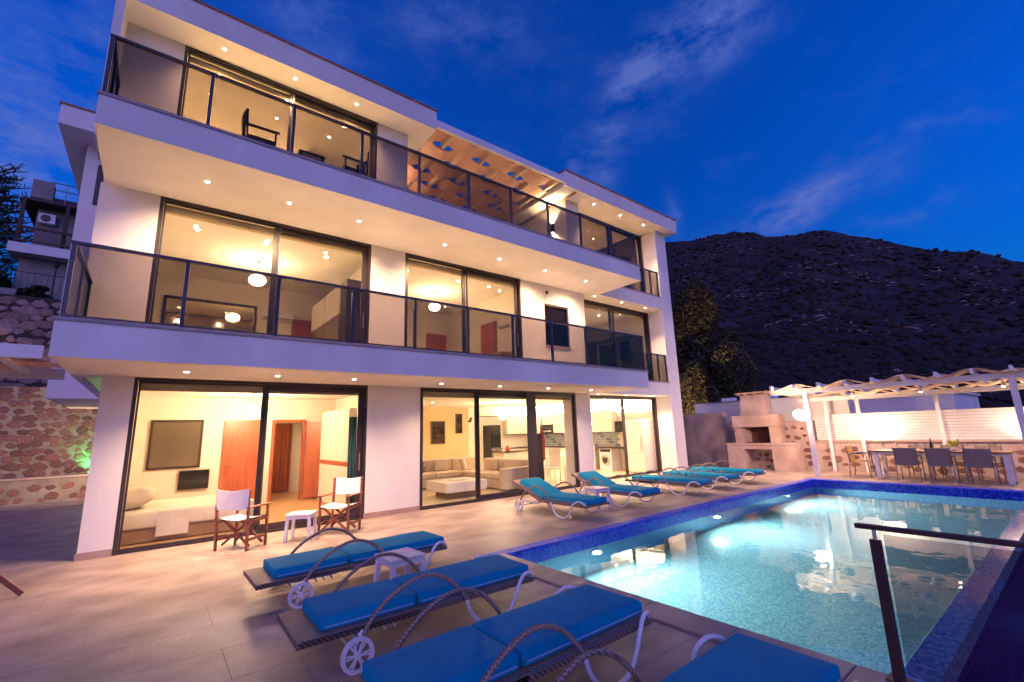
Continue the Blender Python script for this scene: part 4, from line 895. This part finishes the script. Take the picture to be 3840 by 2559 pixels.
# ground floor bed and pillow
bd = thing('bed', 'low bed with cream cover along the ground floor glass', 'bed', (1.5, 1.3, .012))
MB().box(.2, 2.35, .62, 2.3, .03, .24).build('bed_base', BROWNF, bd); MB().box(.18, 2.38, .58, 2.34, .24, .52).build('mattress', LINEN, bd, bevel=.05, seg=3, smooth=True)
MB().box(.9, 1.35, .565, .578, .10, .5).build('bed_cover', LINEN, bd)
vs = []; fs = []; n_, m_ = 20, 10
for i in range(m_+1):
    th = -math.pi/2+math.pi*i/m_
    for j in range(n_):
        ph = 2*math.pi*j/n_; sg = lambda v, e: math.copysign(abs(v)**e, v)
        x, y, z = sg(math.cos(th), .8)*sg(math.cos(ph), .55), sg(math.cos(th), .8)*sg(math.sin(ph), .55), sg(math.sin(th), 1.0)
        k = 1+.10*mnoise.noise((x*2, y*2, z*2)); vs.append((.52+.33*x*k, 1.25+.42*y*k, .70+.185*z*k + .05*x))
fs = [(i*n_+j, i*n_+(j+1) % n_, (i+1)*n_+(j+1) % n_, (i+1)*n_+j) for i in range(m_) for j in range(n_)]
pl = MB().add(vs, fs).build('pillow', LINEN, None, smooth=True); tag(pl, 'large puffy cream pillow at the head of the ground floor bed', 'pillow')
wdb = thing('wardrobe', 'cream wardrobe against the partition of the ground floor bedroom', 'wardrobe', (4.6, 2, .012))
MB().box(4.32, 4.845, 1.3, 3.5, .012, 2.3).build('carcass', CABW, wdb)
for i in range(3): MB().box(4.296, 4.319, 1.3+i*.734, 1.3+(i+1)*.734-.008, .05, .95).build('door', CABW, wdb); MB().box(4.296, 4.319, 1.3+i*.734, 1.3+(i+1)*.734-.008, 1.06, 2.27).build('door', CABW, wdb)
MB().box(4.30, 4.319, 1.3, 3.5, .955, 1.055).build('band', WOODRED, wdb)
def curtain(label, x0, x1, y, z0, z1, mat, waves=5):
    n = waves*8; vs = []; fs = []
    for i in range(n+1):
        x = x0+(x1-x0)*i/n; d = .035*math.sin(2*math.pi*waves*i/n)
        vs += [(x, y+d, z0), (x, y+d*.6, z1), (x, y+d*.6+.012, z1), (x, y+d+.012, z0)]
    for i in range(n):
        for j in range(4): fs.append((i*4+j, i*4+(j+1) % 4, i*4+4+(j+1) % 4, i*4+4+j))
    fs += [(3, 2, 1, 0), (n*4, n*4+1, n*4+2, n*4+3)]
    return tag(MB().add(vs, fs).build('curtain', mat, None, smooth=True), label, 'curtain')
curtain('teal curtain drawn aside at the bedroom glass door', 3.98, 4.2, .32, .05, 2.05, TEALC, 3)
curtain('dark folded sheet standing in for a reflection behind the wide mullion of the living room', 9.02, 9.5, .36, .03, 1.55, DARKREFL, 4)  # folded sheet added in place of a dark reflection in the glass
ps = thing('closed_parasol', 'closed red parasol on a white pole behind the living room glass', 'parasol', (9.72, .62, .012))
MB().tube([(9.72, .62, .03), (9.72, .62, 1.98)], .018, 8).build('pole', WHITEM, ps); MB().lathe([(.02, .75), (.075, .82), (.07, 1.1), (.085, 1.35), (.045, 1.6), (.012, 1.75)], 10, (9.72, .62, .0)).build('canopy', REDF, ps)
MB().lathe([(.16, .012), (.16, .05), (.03, .07)], 16, (9.72, .62, 0)).build('base', WHITEM, ps)
# sofa group
sf_ = thing('corner_sofa', 'cream corner sofa in the living room', 'sofa', (8, 3, .012))
MB().box(5.6, 9.6, 3.15, 4.05, .05, .3).box(8.55, 9.6, .95, 3.15, .05, .3).build('base', SOFA, sf_, bevel=.02)
for i in range(3): MB().box(5.62+i*.98, 5.62+i*.98+.965, 3.1, 3.8, .3, .46).build('seat_cushion', SOFA, sf_, bevel=.04, seg=3, smooth=True)
for i in range(2): MB().box(8.5, 9.3, 1.12+i*1.0, 1.12+i*1.0+.985, .3, .46).build('seat_cushion', SOFA, sf_, bevel=.04, seg=3, smooth=True)
for i in range(4): MB().box(5.62+i*.98, 5.62+i*.98+.965, 3.8, 4.05, .3, .82).build('back_cushion', SOFA, sf_, bevel=.05, seg=3, smooth=True)
for i in range(2): MB().box(9.32, 9.6, 1.12+i*1.0, 1.12+i*1.0+.985, .3, .8).build('back_cushion', SOFA, sf_, bevel=.05, seg=3, smooth=True)
MB().box(8.45, 9.65, .80, 1.08, .05, .62).build('armrest', SOFA, sf_, bevel=.03, seg=2)
for i, (x, y, a) in enumerate(((5.95, 3.68, .2), (6.75, 3.7, -.3), (7.3, 3.7, .1), (8.05, 3.66, -.2), (8.75, 3.4, .8), (9.2, 2.4, 1.5))):
    p_ = MB().cbox((0, 0, 0), (.42, .13, .38)).build('sofa_pillow', (SOFA, BROWNF)[i == 2], None, bevel=.06, seg=3, smooth=True); p_.location = (x, y, .64); p_.rotation_euler = (R(-16), 0, a); tag(p_, ('square cream pillow leaning on the corner sofa', 'brown pillow leaning on the corner sofa')[i == 2], 'pillow', None if i == 2 else 'cream pillows on the corner sofa')
ct = thing('coffee_table', 'low square cream coffee table on a brown plinth', 'table', (7.1, 1.3, .012))
MB().box(6.55, 7.75, .66, 1.75, .18, .42).build('top', CABW, ct, bevel=.01, seg=1); MB().box(6.75, 7.55, .86, 1.6, .012, .18).build('plinth', BROWNF, ct)
tr = MB().box(6.95, 7.35, 1.05, 1.35, .421, .44).build('tray', WHITEM, None, bevel=.005, seg=1); tag(tr, 'white serving tray on the coffee table', 'tray')
sc = thing('wall_sconce', 'small dark wall sconce beside the tall print', 'wall lamp', (11.5, 7.28, 2.1)); MB().box(11.45, 11.55, 7.2, 7.298, 2.05, 2.15).build('mount', FRAME, sc); MB().lathe([(.03, 0), (.06, .14)], 12, (11.5, 7.16, 2.12)).build('shade', FRAME, sc)
# kitchen along the right wall and back wall
def cab(name, label, x0, x1, y0, y1, z0, z1, n, axis, mat=None, face=-1):
    t = thing(name, label, 'cabinet', ((x0+x1)/2, (y0+y1)/2, z0)); mat = mat or CABW
    MB().box(x0+(.02 if axis == 'y' else 0), x1, y0+(.02 if axis == 'x' else 0), y1, z0, z1).build('carcass', mat, t)
    for i in range(n):
        if axis == 'y':
            w = (y1-y0)/n; d = MB().box(x0, x0+.019, y0+i*w+.004, y0+(i+1)*w-.004, z0+.01, z1-.01).build('door', mat, t, bevel=.003, seg=1); MB().box(x0-.02, x0-.002, y0+(i+.8)*w-.006, y0+(i+.8)*w+.006, (z0+z1)/2-.08, (z0+z1)/2+.08).build('handle', STEEL, d)
        else:
            w = (x1-x0)/n; d = MB().box(x0+i*w+.004, x0+(i+1)*w-.004, y0, y0+.019, z0+.01, z1-.01).build('door', mat, t, bevel=.003, seg=1); MB().box(x0+(i+.8)*w-.006, x0+(i+.8)*w+.006, y0-.02, y0-.002, (z0+z1)/2-.08, (z0+z1)/2+.08).build('handle', STEEL, d)
    return t
cab('wall_cabinet', 'white wall cabinets along the kitchen side wall', 14.88, 15.24, 2.25, 6.9, 1.48, 2.28, 8, 'y'); cab('wall_cabinet', 'white wall cabinets along the kitchen back wall', 13.3, 14.86, 6.95, 7.28, 1.48, 2.28, 3, 'x')
cab('base_cabinet', 'white base cabinets along the kitchen side wall', 14.65, 15.24, 3.25, 6.6, .03, .86, 5, 'y'); cab('base_cabinet', 'white base cabinets along the kitchen back wall', 13.3, 14.6, 6.7, 7.28, .03, .86, 3, 'x')
tag(MB().box(14.6, 15.24, 1.6, 6.62, .862, .90).box(13.28, 15.24, 6.63, 7.29, .862, .90).build('worktop', COUNT), 'brown stone worktop running round the kitchen corner', 'worktop')
TILEK = pmat('blue_grey_tile', (.30, .36, .38), (.46, .50, .50), scale=9, rough=.2); TILEK2 = pmat('dark_grey_tile', (.16, .20, .22), scale=9, rough=.2)
tk = thing('kitchen_tiles', 'pale metro tiles between worktop and wall cabinets', 'tiles', (15.25, 4, .9))
for r_ in range(5):
    for i in range(20): MB().box(15.235, 15.25, 2.2+i*.22+(.11 if r_ % 2 else 0), 2.2+(i+1)*.22-.008+(.11 if r_ % 2 else 0), .91+r_*.112, .91+(r_+1)*.112-.008).build('tile', (TILEK, TILEK2)[(r_*7+i*3) % 5 == 0], tk)
MB().box(14.9, 15.2, .62, 6.9, 2.30, 2.34).build('cove_strip', CABW, V); s_ = MB().box(15.1, 15.2, .7, 6.9, 2.345, 2.36).build('led_strip', E_LED, V); MB().box(13.3, 14.86, 7.1, 7.25, 2.345, 2.36).build('led_strip', E_LED, V); MB().box(12.0, 14.86, 6.95, 7.28, 2.30, 2.34).build('cove_strip', CABW, V)
vp('cabinet_trim', FRAME, (14.862, 14.878, .62, 6.9, 2.282, 2.312), (14.862, 14.878, 2.25, 5.55, 1.455, 1.479), (12.0, 14.86, 6.93, 6.946, 2.282, 2.312), (13.3, 14.86, 6.93, 6.946, 1.455, 1.479))
fg = thing('refrigerator', 'tall cream refrigerator beside the bay window', 'refrigerator', (14.9, 1.1, .012)); MB().box(14.6, 15.22, .62, 1.5, .03, 1.9).build('body', CABW, fg, bevel=.02); MB().box(14.575, 14.598, .63, 1.49, .06, .7).build('door', CABW, fg, bevel=.005, seg=1); MB().box(14.575, 14.598, .63, 1.49, .72, 1.88).build('door', CABW, fg, bevel=.005, seg=1); MB().tube([(14.55, .72, .8), (14.55, .72, 1.3)], .012, 8).build('handle', STEEL, fg)
wsh = thing('washing_machine', 'white front loading washing machine under the kitchen worktop', 'washing machine', (14.9, 2.5, .012)); MB().box(14.66, 15.2, 2.2, 2.8, .012, .85).build('body', WHITEM, wsh, bevel=.01)
ry_ = Matrix.Rotation(R(-90), 3, 'Y'); MB().lathe([(.2, 0), (.2, .03), (.15, .04)], 24, (14.66, 2.5, .42), ry_).build('door_ring', STEEL, wsh); MB().lathe([(.145, .03), (.1, .05)], 20, (14.655, 2.5, .42), ry_).build('door_glass', BLACKG, wsh); MB().box(14.65, 14.66, 2.25, 2.75, .72, .82).build('control_panel', BLACKG, wsh)
mw = thing('microwave', 'black microwave built in among the wall cabinets', 'microwave', (15, 6, 1.48)); MB().box(14.8, 14.878, 5.6, 6.4, 1.48, 1.86).build('body', BLACKG, mw); MB().box(14.79, 14.798, 5.66, 6.2, 1.53, 1.6).build('display', STEEL, mw)
tv2 = thing('wall_television', 'small dark screen beside the refrigerator', 'television', (15.0, 1.9, 1.46)); MB().box(14.98, 15.03, 1.6, 2.2, 1.46, 1.87).build('screen', BLACKG, tv2); MB().box(15.03, 15.24, 1.85, 1.95, 1.62, 1.7).build('arm', FRAME, tv2)
ov = thing('oven_tower', 'black oven tower at the end of the kitchen back wall', 'oven', (12.5, 7, .012)); MB().box(12.2, 12.75, 6.7, 7.28, .4, 1.9).build('body', BLACKG, ov); MB().box(12.24, 12.70, 6.685, 6.698, .5, .95).build('oven_door', STEELG, ov); MB().box(12.24, 12.70, 6.685, 6.698, 1.1, 1.7).build('glass_door', BLACKG, ov); MB().box(12.2, 12.75, 6.72, 7.28, .012, .398).build('plinth', CABW, ov)
oc = thing('oven', 'built in oven under the kitchen back counter', 'oven', (13.05, 7, .3)); MB().box(12.78, 13.28, 6.7, 7.28, .3, .86).build('body', CABW, oc); MB().box(12.8, 13.26, 6.68, 6.698, .36, .8).build('door', BLACKG, oc); MB().box(12.76, 13.3, 6.68, 7.28, .862, .9).build('hob', STEEL, oc)
isl = cab('kitchen_island', 'cream kitchen island with a brown top', 10.9, 12.6, 4.1, 4.7, .03, .86, 3, 'x'); MB().box(10.85, 12.65, 4.05, 4.75, .862, .91).build('island_top', COUNT, isl)
kt = MB().lathe([(.07, 0), (.085, .06), (.06, .16), (.02, .2)], 14).build('kettle', REDF, None, smooth=True); kt.location = (11.3, 4.35, .911); tag(kt, 'small red kettle on the kitchen island', 'kettle')
def white_chair(label, x, y, rz):
    t = thing('white_chair', label, 'chair', (x, y, .012), rz, 'white dining chairs inside the kitchen glass', absolute=False)
    MB().box(-.21, .21, -.21, .21, .42, .46).build('seat', CABW, t, bevel=.01, seg=1); MB().cbox((-.2, 0, .74), (.03, .42, .58)).build('backrest', CABW, t, bevel=.01, seg=1)
    for sx in (-1, 1):
        for sy in (-1, 1): MB().bar((sx*.18, sy*.18, .42), (sx*.19, sy*.19, 0), .035, .035).build('leg', CABW, t)
for x, y, a, lb in ((10.75, 1.35, 200, 'white high backed chair next to the red parasol'), (11.45, 1.1, 180, 'white high backed chair behind the kitchen pier'), (12.55, 1.5, 150, 'white high backed chair in front of the washing machine')): white_chair(lb, x, y, R(a))
tb = thing('kitchen_table', 'white table behind the kitchen glass', 'table', (11.7, 2.0, .012)); MB().box(10.9, 12.4, 1.75, 2.5, .72, .75).build('table_top', CABW, tb)
for x in (10.95, 12.35):
    for y in (1.8, 2.45): MB().box(x-.03, x+.03, y-.03, y+.03, .012, .72).build('leg', CABW, tb)
# first floor: wardrobe with pale sliding fronts, bed headboard, air conditioner, dresser
w1 = thing('sliding_wardrobe', 'dark sided wardrobe with pale banded sliding doors in the first floor bedroom', 'wardrobe', (4.3, 2.2, F1)); MB().box(4.0, 4.545, .9, 3.9, F1, F1+2.3).build('carcass', WOODDK, w1)
for i in range(2):
    for k in range(3): MB().box(3.975, 3.998, 1.35+i*1.27, 1.35+i*1.27+1.2, F1+.05+k*.75, F1+.05+k*.75+.735).build('door_panel', (MIRR2, CREAM)[k != 1], w1)
for lbl, x in (('white wall air conditioner in the first floor bedroom with the big mirror', 3.2), ('white wall air conditioner in the first floor bedroom with two red doors', 5.6)):
    a_ = thing('air_conditioner', lbl, 'air conditioner', (x, 4.5, F1+1.95)); MB().box(x-.4, x+.4, 4.4, 4.597, F1+1.95, F1+2.23).build('housing', WHITEM, a_, bevel=.02); MB().box(x-.37, x+.37, 4.392, 4.399, F1+1.97, F1+2.0).build('outlet', STEELG, a_)
hb = thing('upholstered_bed', 'bed with a dark headboard in the first floor bedroom', 'bed', (.6, 2, F1)); MB().box(-.2, 1.8, 1.2, 3.0, F1, F1+.3).build('base', BROWNF, hb); MB().box(-.18, 1.8, 1.2, 3.0, F1+.3, F1+.55).build('mattress', LINEN, hb, bevel=.05, seg=2); MB().box(-.23, -.15, 1.1, 3.1, F1, F1+1.15).build('headboard', WOODDK, hb)
ds = thing('dresser', 'brown dresser under the wall hooks of the first floor bedroom', 'dresser', (8.7, 1.2, F1)); MB().box(8.45, 8.945, .8, 1.6, F1, F1+.9).build('carcass', BROWNF, ds)
for k in range(3): MB().box(8.43, 8.448, .82, 1.58, F1+.05+k*.28, F1+.31+k*.28).build('drawer', BROWNF, ds)
wh = thing('wall_hooks', 'dark branch shaped wall hooks in the first floor bedroom', 'hooks', (8.93, 1.2, F1+1.75))
for k in range(4): MB().bar((8.93, 1.0+k*.14, F1+1.72), (8.9, 1.05+k*.14, F1+1.82), .03, .03).build('hook', FRAME, wh)
bw_ = thing('dark_panelling', 'tall dark wardrobe wall in the first floor corner room', 'wardrobe', (14.9, 2.6, F1)); MB().box(14.7, 15.24, .9, 4.5, F1, F1+2.1).build('carcass', WOODDK, bw_)
for i in range(5): MB().box(14.68, 14.698, .9+i*.72, .9+(i+1)*.72-.01, F1+.05, F1+2.08).build('door', WOODDK, bw_)
cw = thing('corner_room_cupboard', 'dark cupboard on the back wall of the first floor corner room', 'cupboard', (12.8, 4.3, F1)); MB().box(11.2, 14.6, 4.1, 4.59, F1, F1+1.95).build('carcass', WOODDK, cw)
for i in range(4): MB().box(11.2+i*.85, 11.2+(i+1)*.85-.01, 4.08, 4.098, F1+.05, F1+1.9).build('door', WOODDK, cw)
# top floor
ap = thing('angled_partition', 'white angled partition in the top floor bedroom', 'partition', (3.6, 3, F2)); MB().cbox((3.9, 3.1, F2+1.4), (.1, 2.6, 2.8), Matrix.Rotation(R(-32), 3, 'Z')).build('partition_body', PLASTER, ap)
tb2 = thing('top_floor_wardrobe', 'dark mirrored wardrobe in the top floor corner room', 'wardrobe', (14.9, 2.5, F2)); MB().box(14.75, 15.24, 1.0, 4.3, F2, F2+2.1).build('carcass', WOODDK, tb2)
for i in range(4): MB().box(14.73, 14.748, 1.0+i*.825, 1.0+(i+1)*.825-.01, F2+.05, F2+2.05).build('door', WOODDK, tb2)
# rooms' own light: ceiling fittings of the rooms deeper inside

# ================================================================ LEFT SIDE: CANOPY, STONE WALLS, NEIGHBOURS
cn = thing('side_canopy', 'woven board canopy with white fascia at the side of the house', 'canopy', (-3, -.5, 0))
MB().box(-6, -.47, -1.56, -1.50, 2.72, 2.88).build('fascia', WHITEP, cn); MB().box(-6, -.47, .36, .42, 2.66, 2.82).build('rear_beam', WHITEP, cn)
for k in range(3):
    y0 = -1.48+k*.62; n = 30; vs = []; fs = []
    for i in range(n+1):
        x = -6+5.5*i/n; z = 2.80+.04*math.cos(math.pi*x/.62)*(1 if k % 2 else -1)
        for (q, dz) in ((y0, 0), (y0+.58, 0), (y0+.58, .02), (y0, .02)): vs.append((x, q, z+dz))
    for i in range(n):
        for j in range(4): fs.append((i*4+j, i*4+(j+1) % 4, (i+1)*4+(j+1) % 4, (i+1)*4+j))
    fs += [(3, 2, 1, 0), (n*4, n*4+1, n*4+2, n*4+3)]
    MB().add(vs, fs).build('woven_board', BOARD, cn)
for x in (-.9, -1.6, -2.3): MB().box(x-.04, x+.04, -1.5, .36, 2.74, 2.80).build('rafter', WHITEP, cn)
for x, y in ((-5.9, -1.53), (-5.9, .39)): MB().box(x-.05, x+.05, y-.05, y+.05, 0, 2.66).build('post', WHITEP, cn)
lw = thing('low_stone_wall', 'low stone planter wall with flat cap at the side yard', 'wall', (-2, 9.9, 0))
MB().box(-8, 1.2, 9.86, 10.3, -.3, .70).build('mortar_body', MORTARG, lw); MB().box(-8, 1.2, 9.80, 10.36, .70, .755).build('cap', TRAVW, lw)
stones(lw, (-4, 9.855, 0), (1, 0, 0), 4.6, .68, (0, -1, 0), .30, STONE, .8, .3, 21)
ps_ = struct(MB().box(-8, 1.2, 10.3, 10.75, -.3, .66).build('planting_bed', SCRUB))
uw = thing('stone_retaining_wall', 'tall mortared stone retaining wall behind the planter', 'wall', (-2, 11, 0))
MB().box(-9, 2.2, 10.75, 11.4, -.3, 3.45).build('mortar_body', MORTARG, uw)
stones(uw, (-5.4, 10.745, .7), (1, 0, 0), 6.2, 2.75, (0, -1, 0), .27, STONE, .98, .22, 33, depth=.09)
rw = thing('dry_stone_wall', 'rough dry stone wall on the upper terrace', 'wall', (-3, 13, 3))
MB().box(-10, 2.2, 12.6, 13.6, 2.0, 6.75).build('core', pmat('dark_joint', (.06, .045, .04), scale=4, rough=.95), rw)  # dark core showing between the stones
stones(rw, (-5.2, 12.6, 3.4), (1, 0, 0), 5.0, 3.4, (0, -1, 0), .34, STONEG, 1.12, .16, 44, depth=.12)
struct(MB().box(-10, 2.2, 11.4, 12.6, 2.6, 3.42).build('upper_terrace', SCRUB))
struct(MB().box(-40, 2.2, 13.6, 60, 2.0, 6.6).build('hillside', SCRUB))
gl2 = thing('garden_spotlight', 'green garden spotlight at the foot of the retaining wall', 'spotlight', (-.75, 10.5, .66))
MB().lathe([(.03, 0), (.05, .1)], 12, (-.75, 10.5, .68)).build('housing', FRAME, gl2); MB().lathe([(.04, .101), (.04, .104)], 12, (-.75, 10.5, .68)).build('lens', emat('green_glow', (.05, 1, .2), 8), gl2)
lamp(gl2, (-.75, 10.48, .80), 24, (.05, 1, .22), 'SPOT', .03, 95, .9, (-.1, .45, .8))
# leafy things
def leaves(name, mat, parent, blobs, n, size, seed=1):
    r_ = random.Random(seed); m = MB()
    for (c, rad) in blobs:
        for i in range(int(n*rad[0]*rad[2])):
            d = Vector((r_.gauss(0, 1), r_.gauss(0, 1), r_.gauss(0, 1))).normalized()*(r_.random()**.4)
            p = Vector(c) + Vector((d.x*rad[0], d.y*rad[1], d.z*rad[2])); s_ = size*r_.uniform(.6, 1.4)
            q = Matrix.Rotation(r_.random()*6.3, 3, 'Z') @ Matrix.Rotation(r_.uniform(-1.2, 1.2), 3, 'X') @ Matrix.Rotation(r_.uniform(-.6, .6), 3, 'Y')
            m.add([p+q @ Vector(v_) for v_ in ((0, -s_, 0), (s_*.45, 0, s_*.1), (0, s_, 0), (-s_*.45, 0, s_*.1))], [(0, 1, 2, 3)])
    return m.build(name, mat, parent)
def tree(label, base, h, blobs, mat, size, n, seed, group=None, spread=1.0):
    t = thing('tree', label, 'tree', base, 0, group); r_ = random.Random(seed); b = Vector(base)
    m = MB().tube(smooth_path([b, b+Vector((.1, .05, h*.25)), b+Vector((-.1, .1, h*.5)), b+Vector((0, 0, h*.75))], 4), .035*h, 8, .01*h)
    for (c, rad) in blobs: m.tube(smooth_path([b+Vector((0, 0, h*.35)), (b+Vector((0, 0, h*.5))+Vector(c))/2, Vector(c)], 3), .014*h, 6, .004*h)
    m.build('trunk', BARK, t); leaves('crown', mat, t, blobs, n, size, seed)
def cluster(c, R_, k, seed):
    r_ = random.Random(seed); out = []
    for i in range(k):
        d = Vector((r_.gauss(0, 1), r_.gauss(0, 1), r_.gauss(0, 1))).normalized()*r_.random()**.5
        s_ = r_.uniform(.28, .5); out.append(((c[0]+d.x*R_[0], c[1]+d.y*R_[1], c[2]+d.z*R_[2]), (R_[0]*s_, R_[1]*s_, R_[2]*s_)))
    return out
tree('tall olive green tree rising behind the far end of the house', (30, 7.3, -4), 15, cluster((30, 7.0, 6.8), (2.2, 2.6, 4.4), 40, 3), OLIVE, .13, 2600, 3)
tree('rounded olive green tree beside the barbecue wall', (28.5, 4.6, -4), 11, cluster((28.5, 4.5, 4.0), (2.0, 2.0, 3.2), 32, 5), OLIVE, .12, 3000, 5)
tree('low bushy tree tucked against the house end', (24.5, 5.2, -3), 7, cluster((24.5, 5.4, 2.6), (1.2, 1.2, 1.8), 16, 6), OLIVE, .10, 3400, 6)
# spiky dark conifer beside the neighbour's house
cf = thing('conifer', 'dark spiky conifer beside the neighbouring house', 'tree', (-9.6, 33, 8)); m = MB().tube([(-9.6, 33, 8), (-9.3, 33, 20)], .22, 8, .05); m.build('trunk', BARK, cf)
m = MB(); r_ = random.Random(9)
for i in range(420):
    z = r_.uniform(10, 19.6); a = r_.random()*6.28; l_ = (20.5-z)*.22+r_.uniform(.5, 1.6); p = Vector((-9.4, 33, z)); q = p+Vector((math.cos(a)*l_, math.sin(a)*l_, l_*.35))
    m.bar(p, q, .05, .05)
    for k in range(6):
        c = p.lerp(q, .3+.7*k/5); d = Vector((r_.gauss(0, .25), r_.gauss(0, .25), r_.uniform(.1, .4))); m.bar(c, c+d, .045, .03)
m.build('crown', DKGREEN, cf)
# neighbouring house on the hillside
nh = thing('neighbour_house', 'dark neighbouring house with lattice balcony on the hillside', 'house', (-5, 31, 8))
NWALL = pmat('dim_plaster', (.24, .20, .19), (.30, .26, .25), scale=1, rough=.9)
MB().box(-6.6, -1.5, 31, 36, 6, 17.2).build('wall', NWALL, nh); rf = MB(); frustum(rf, -7.3, -1, 29.8, 37, 17.0, -6.2, -2, 31, 36, 17.9); rfo = rf.build('roof', DARKROOF, nh)
MB().box(-6.95, -6.0, 30.5, 31.4, 17.5, 18.75).build('chimney', NWALL, rfo)
rr = MB()
for z in (18.0, 18.5): rr.tube([(-6.0, 30.2, z+.15), (-2, 30.2, z+.15)], .03, 6)
for i in range(7): rr.tube([(-5.9+i*.6, 30.2, 17.2), (-5.9+i*.6, 30.2, 18.65)], .025, 6)
rr.build('roof_railing', STEELG, rfo)
MB().box(-7.3, -2, 29.4, 31, 13.35, 13.95).build('balcony_slab', PLASTER, nh)
bl = MB()
for i in range(22):
    for s in (-1, 1): bl.bar((-6.9+i*.18, 29.5, 14.2), (-6.9+i*.18+s*.5, 29.5, 14.95), .035, .02)
bl.build('lattice', DARKROOF, nh); MB().box(-7.0, -2, 29.46, 29.54, 14.1, 14.2).box(-7.0, -2, 29.46, 29.54, 14.95, 15.1).build('lattice_rail', DARKROOF, nh)
for x in (-7.0, -5.0, -3.9): MB().box(x-.09, x+.09, 29.6, 29.78, 13.95, 17.1).build('post', DARKROOF, nh)
ac = MB().box(-6.45, -5.65, 30.55, 30.99, 15.9, 16.55).build('air_conditioner', WHITEM, nh); MB().lathe([(.24, 0), (.24, .03)], 16, (-6.1, 30.55, 16.22), Matrix.Rotation(R(90), 3, 'X')).build('fan_grille', FRAME, ac)
MB().box(-6.9, -1.5, 30.4, 31, 10.4, 13.34).build('lower_wall', NWALL, nh)
gr = MB()
for i in range(14): gr.tube([(-6.6+i*.28, 28.6, 10.8), (-6.6+i*.28, 28.6, 11.9)], .02, 5)
gr.tube([(-6.7, 28.6, 11.9), (-2.9, 28.6, 11.9)], .03, 6); gr.build('garden_railing', STEELG, nh)
MB().box(-9, -2, 28.4, 28.9, 9.0, 10.75).build('garden_wall', NWALL, nh)
lp = thing('garden_lamp', 'dark garden lamp post below the neighbouring house', 'lamp post', (-4.9, 28.2, 9)); MB().tube([(-4.9, 28.2, 9), (-4.9, 28.2, 12.3)], .06, 8).build('pole', FRAME, lp); MB().lathe([(.1, 12.3), (.2, 12.6), (.28, 12.62), (.02, 12.85)], 10, (-4.9, 28.2, 0)).build('lantern', FRAME, lp)
bs = thing('garden_shrub', 'dark leafy shrub on top of the dry stone wall', 'shrub', (-2.9, 13.6, 6.7)); leaves('foliage', DKGREEN, bs, cluster((-2.9, 13.4, 7.0), (.75, .5, .35), 10, 4), 9000, .07, 2); MB().tube([(-2.9, 13.6, 6.5), (-2.9, 13.5, 7.0)], .04, 6).build('stem', BARK, bs)
bs = thing('hedge_shrub', 'dark bushy shrub at the foot of the conifer', 'shrub', (-9, 30, 8.5)); leaves('foliage', DKGREEN, bs, cluster((-8.6, 30, 11.2), (1.6, 1.2, 2.0), 12, 8), 500, .16, 7); MB().tube([(-9, 30, 8.5), (-8.7, 30, 11)], .1, 6).build('stem', BARK, bs)
struct(MB().box(-30, 2, 26, 60, 6.0, 9.2).build('neighbour_plot', SCRUB))

gf = thing('assumed_floodlight', 'assumed unseen low garden floodlight behind the wall end shining up into the trees', 'floodlight', (21.5, 1.9, 0))  # assumed lamp out of view, added for warm light on the trees
MB().box(21.4, 21.6, 1.8, 2.0, -.2, .1).build('housing', FRAME, gf); MB().box(21.42, 21.58, 1.82, 1.98, .101, .106).build('lens', emat('assumed_flood_glow', (1, .8, .4), 20), gf); MB().tube([(21.5, 1.9, -6), (21.5, 1.9, -.2)], .05, 8).build('assumed_stake', FRAME, gf)
lamp(gf, (21.5, 1.9, .2), 600, (1, .66, .30), 'SPOT', .05, 120, .6, (.75, .35, .6))

sl = thing('assumed_side_lamp', 'assumed unseen warm wall lamp on the side wall facing the stone retaining wall', 'wall lamp', (-.06, 7.12, 1.2))  # fitting assumed and out of view, added to warm the stone wall
MB().box(-.1, -.002, 7.06, 7.18, 1.2, 1.4).build('lamp_body', FRAME, sl); MB().lathe([(.03, 0), (.03, .004)], 12, (-.05, 7.12, 1.401)).build('lens', E_SPOT, sl)
lamp(sl, (-.16, 7.2, 1.3), 95, (1, .66, .38), 'SPOT', .05, 100, .8, (-.4, 1, .1))
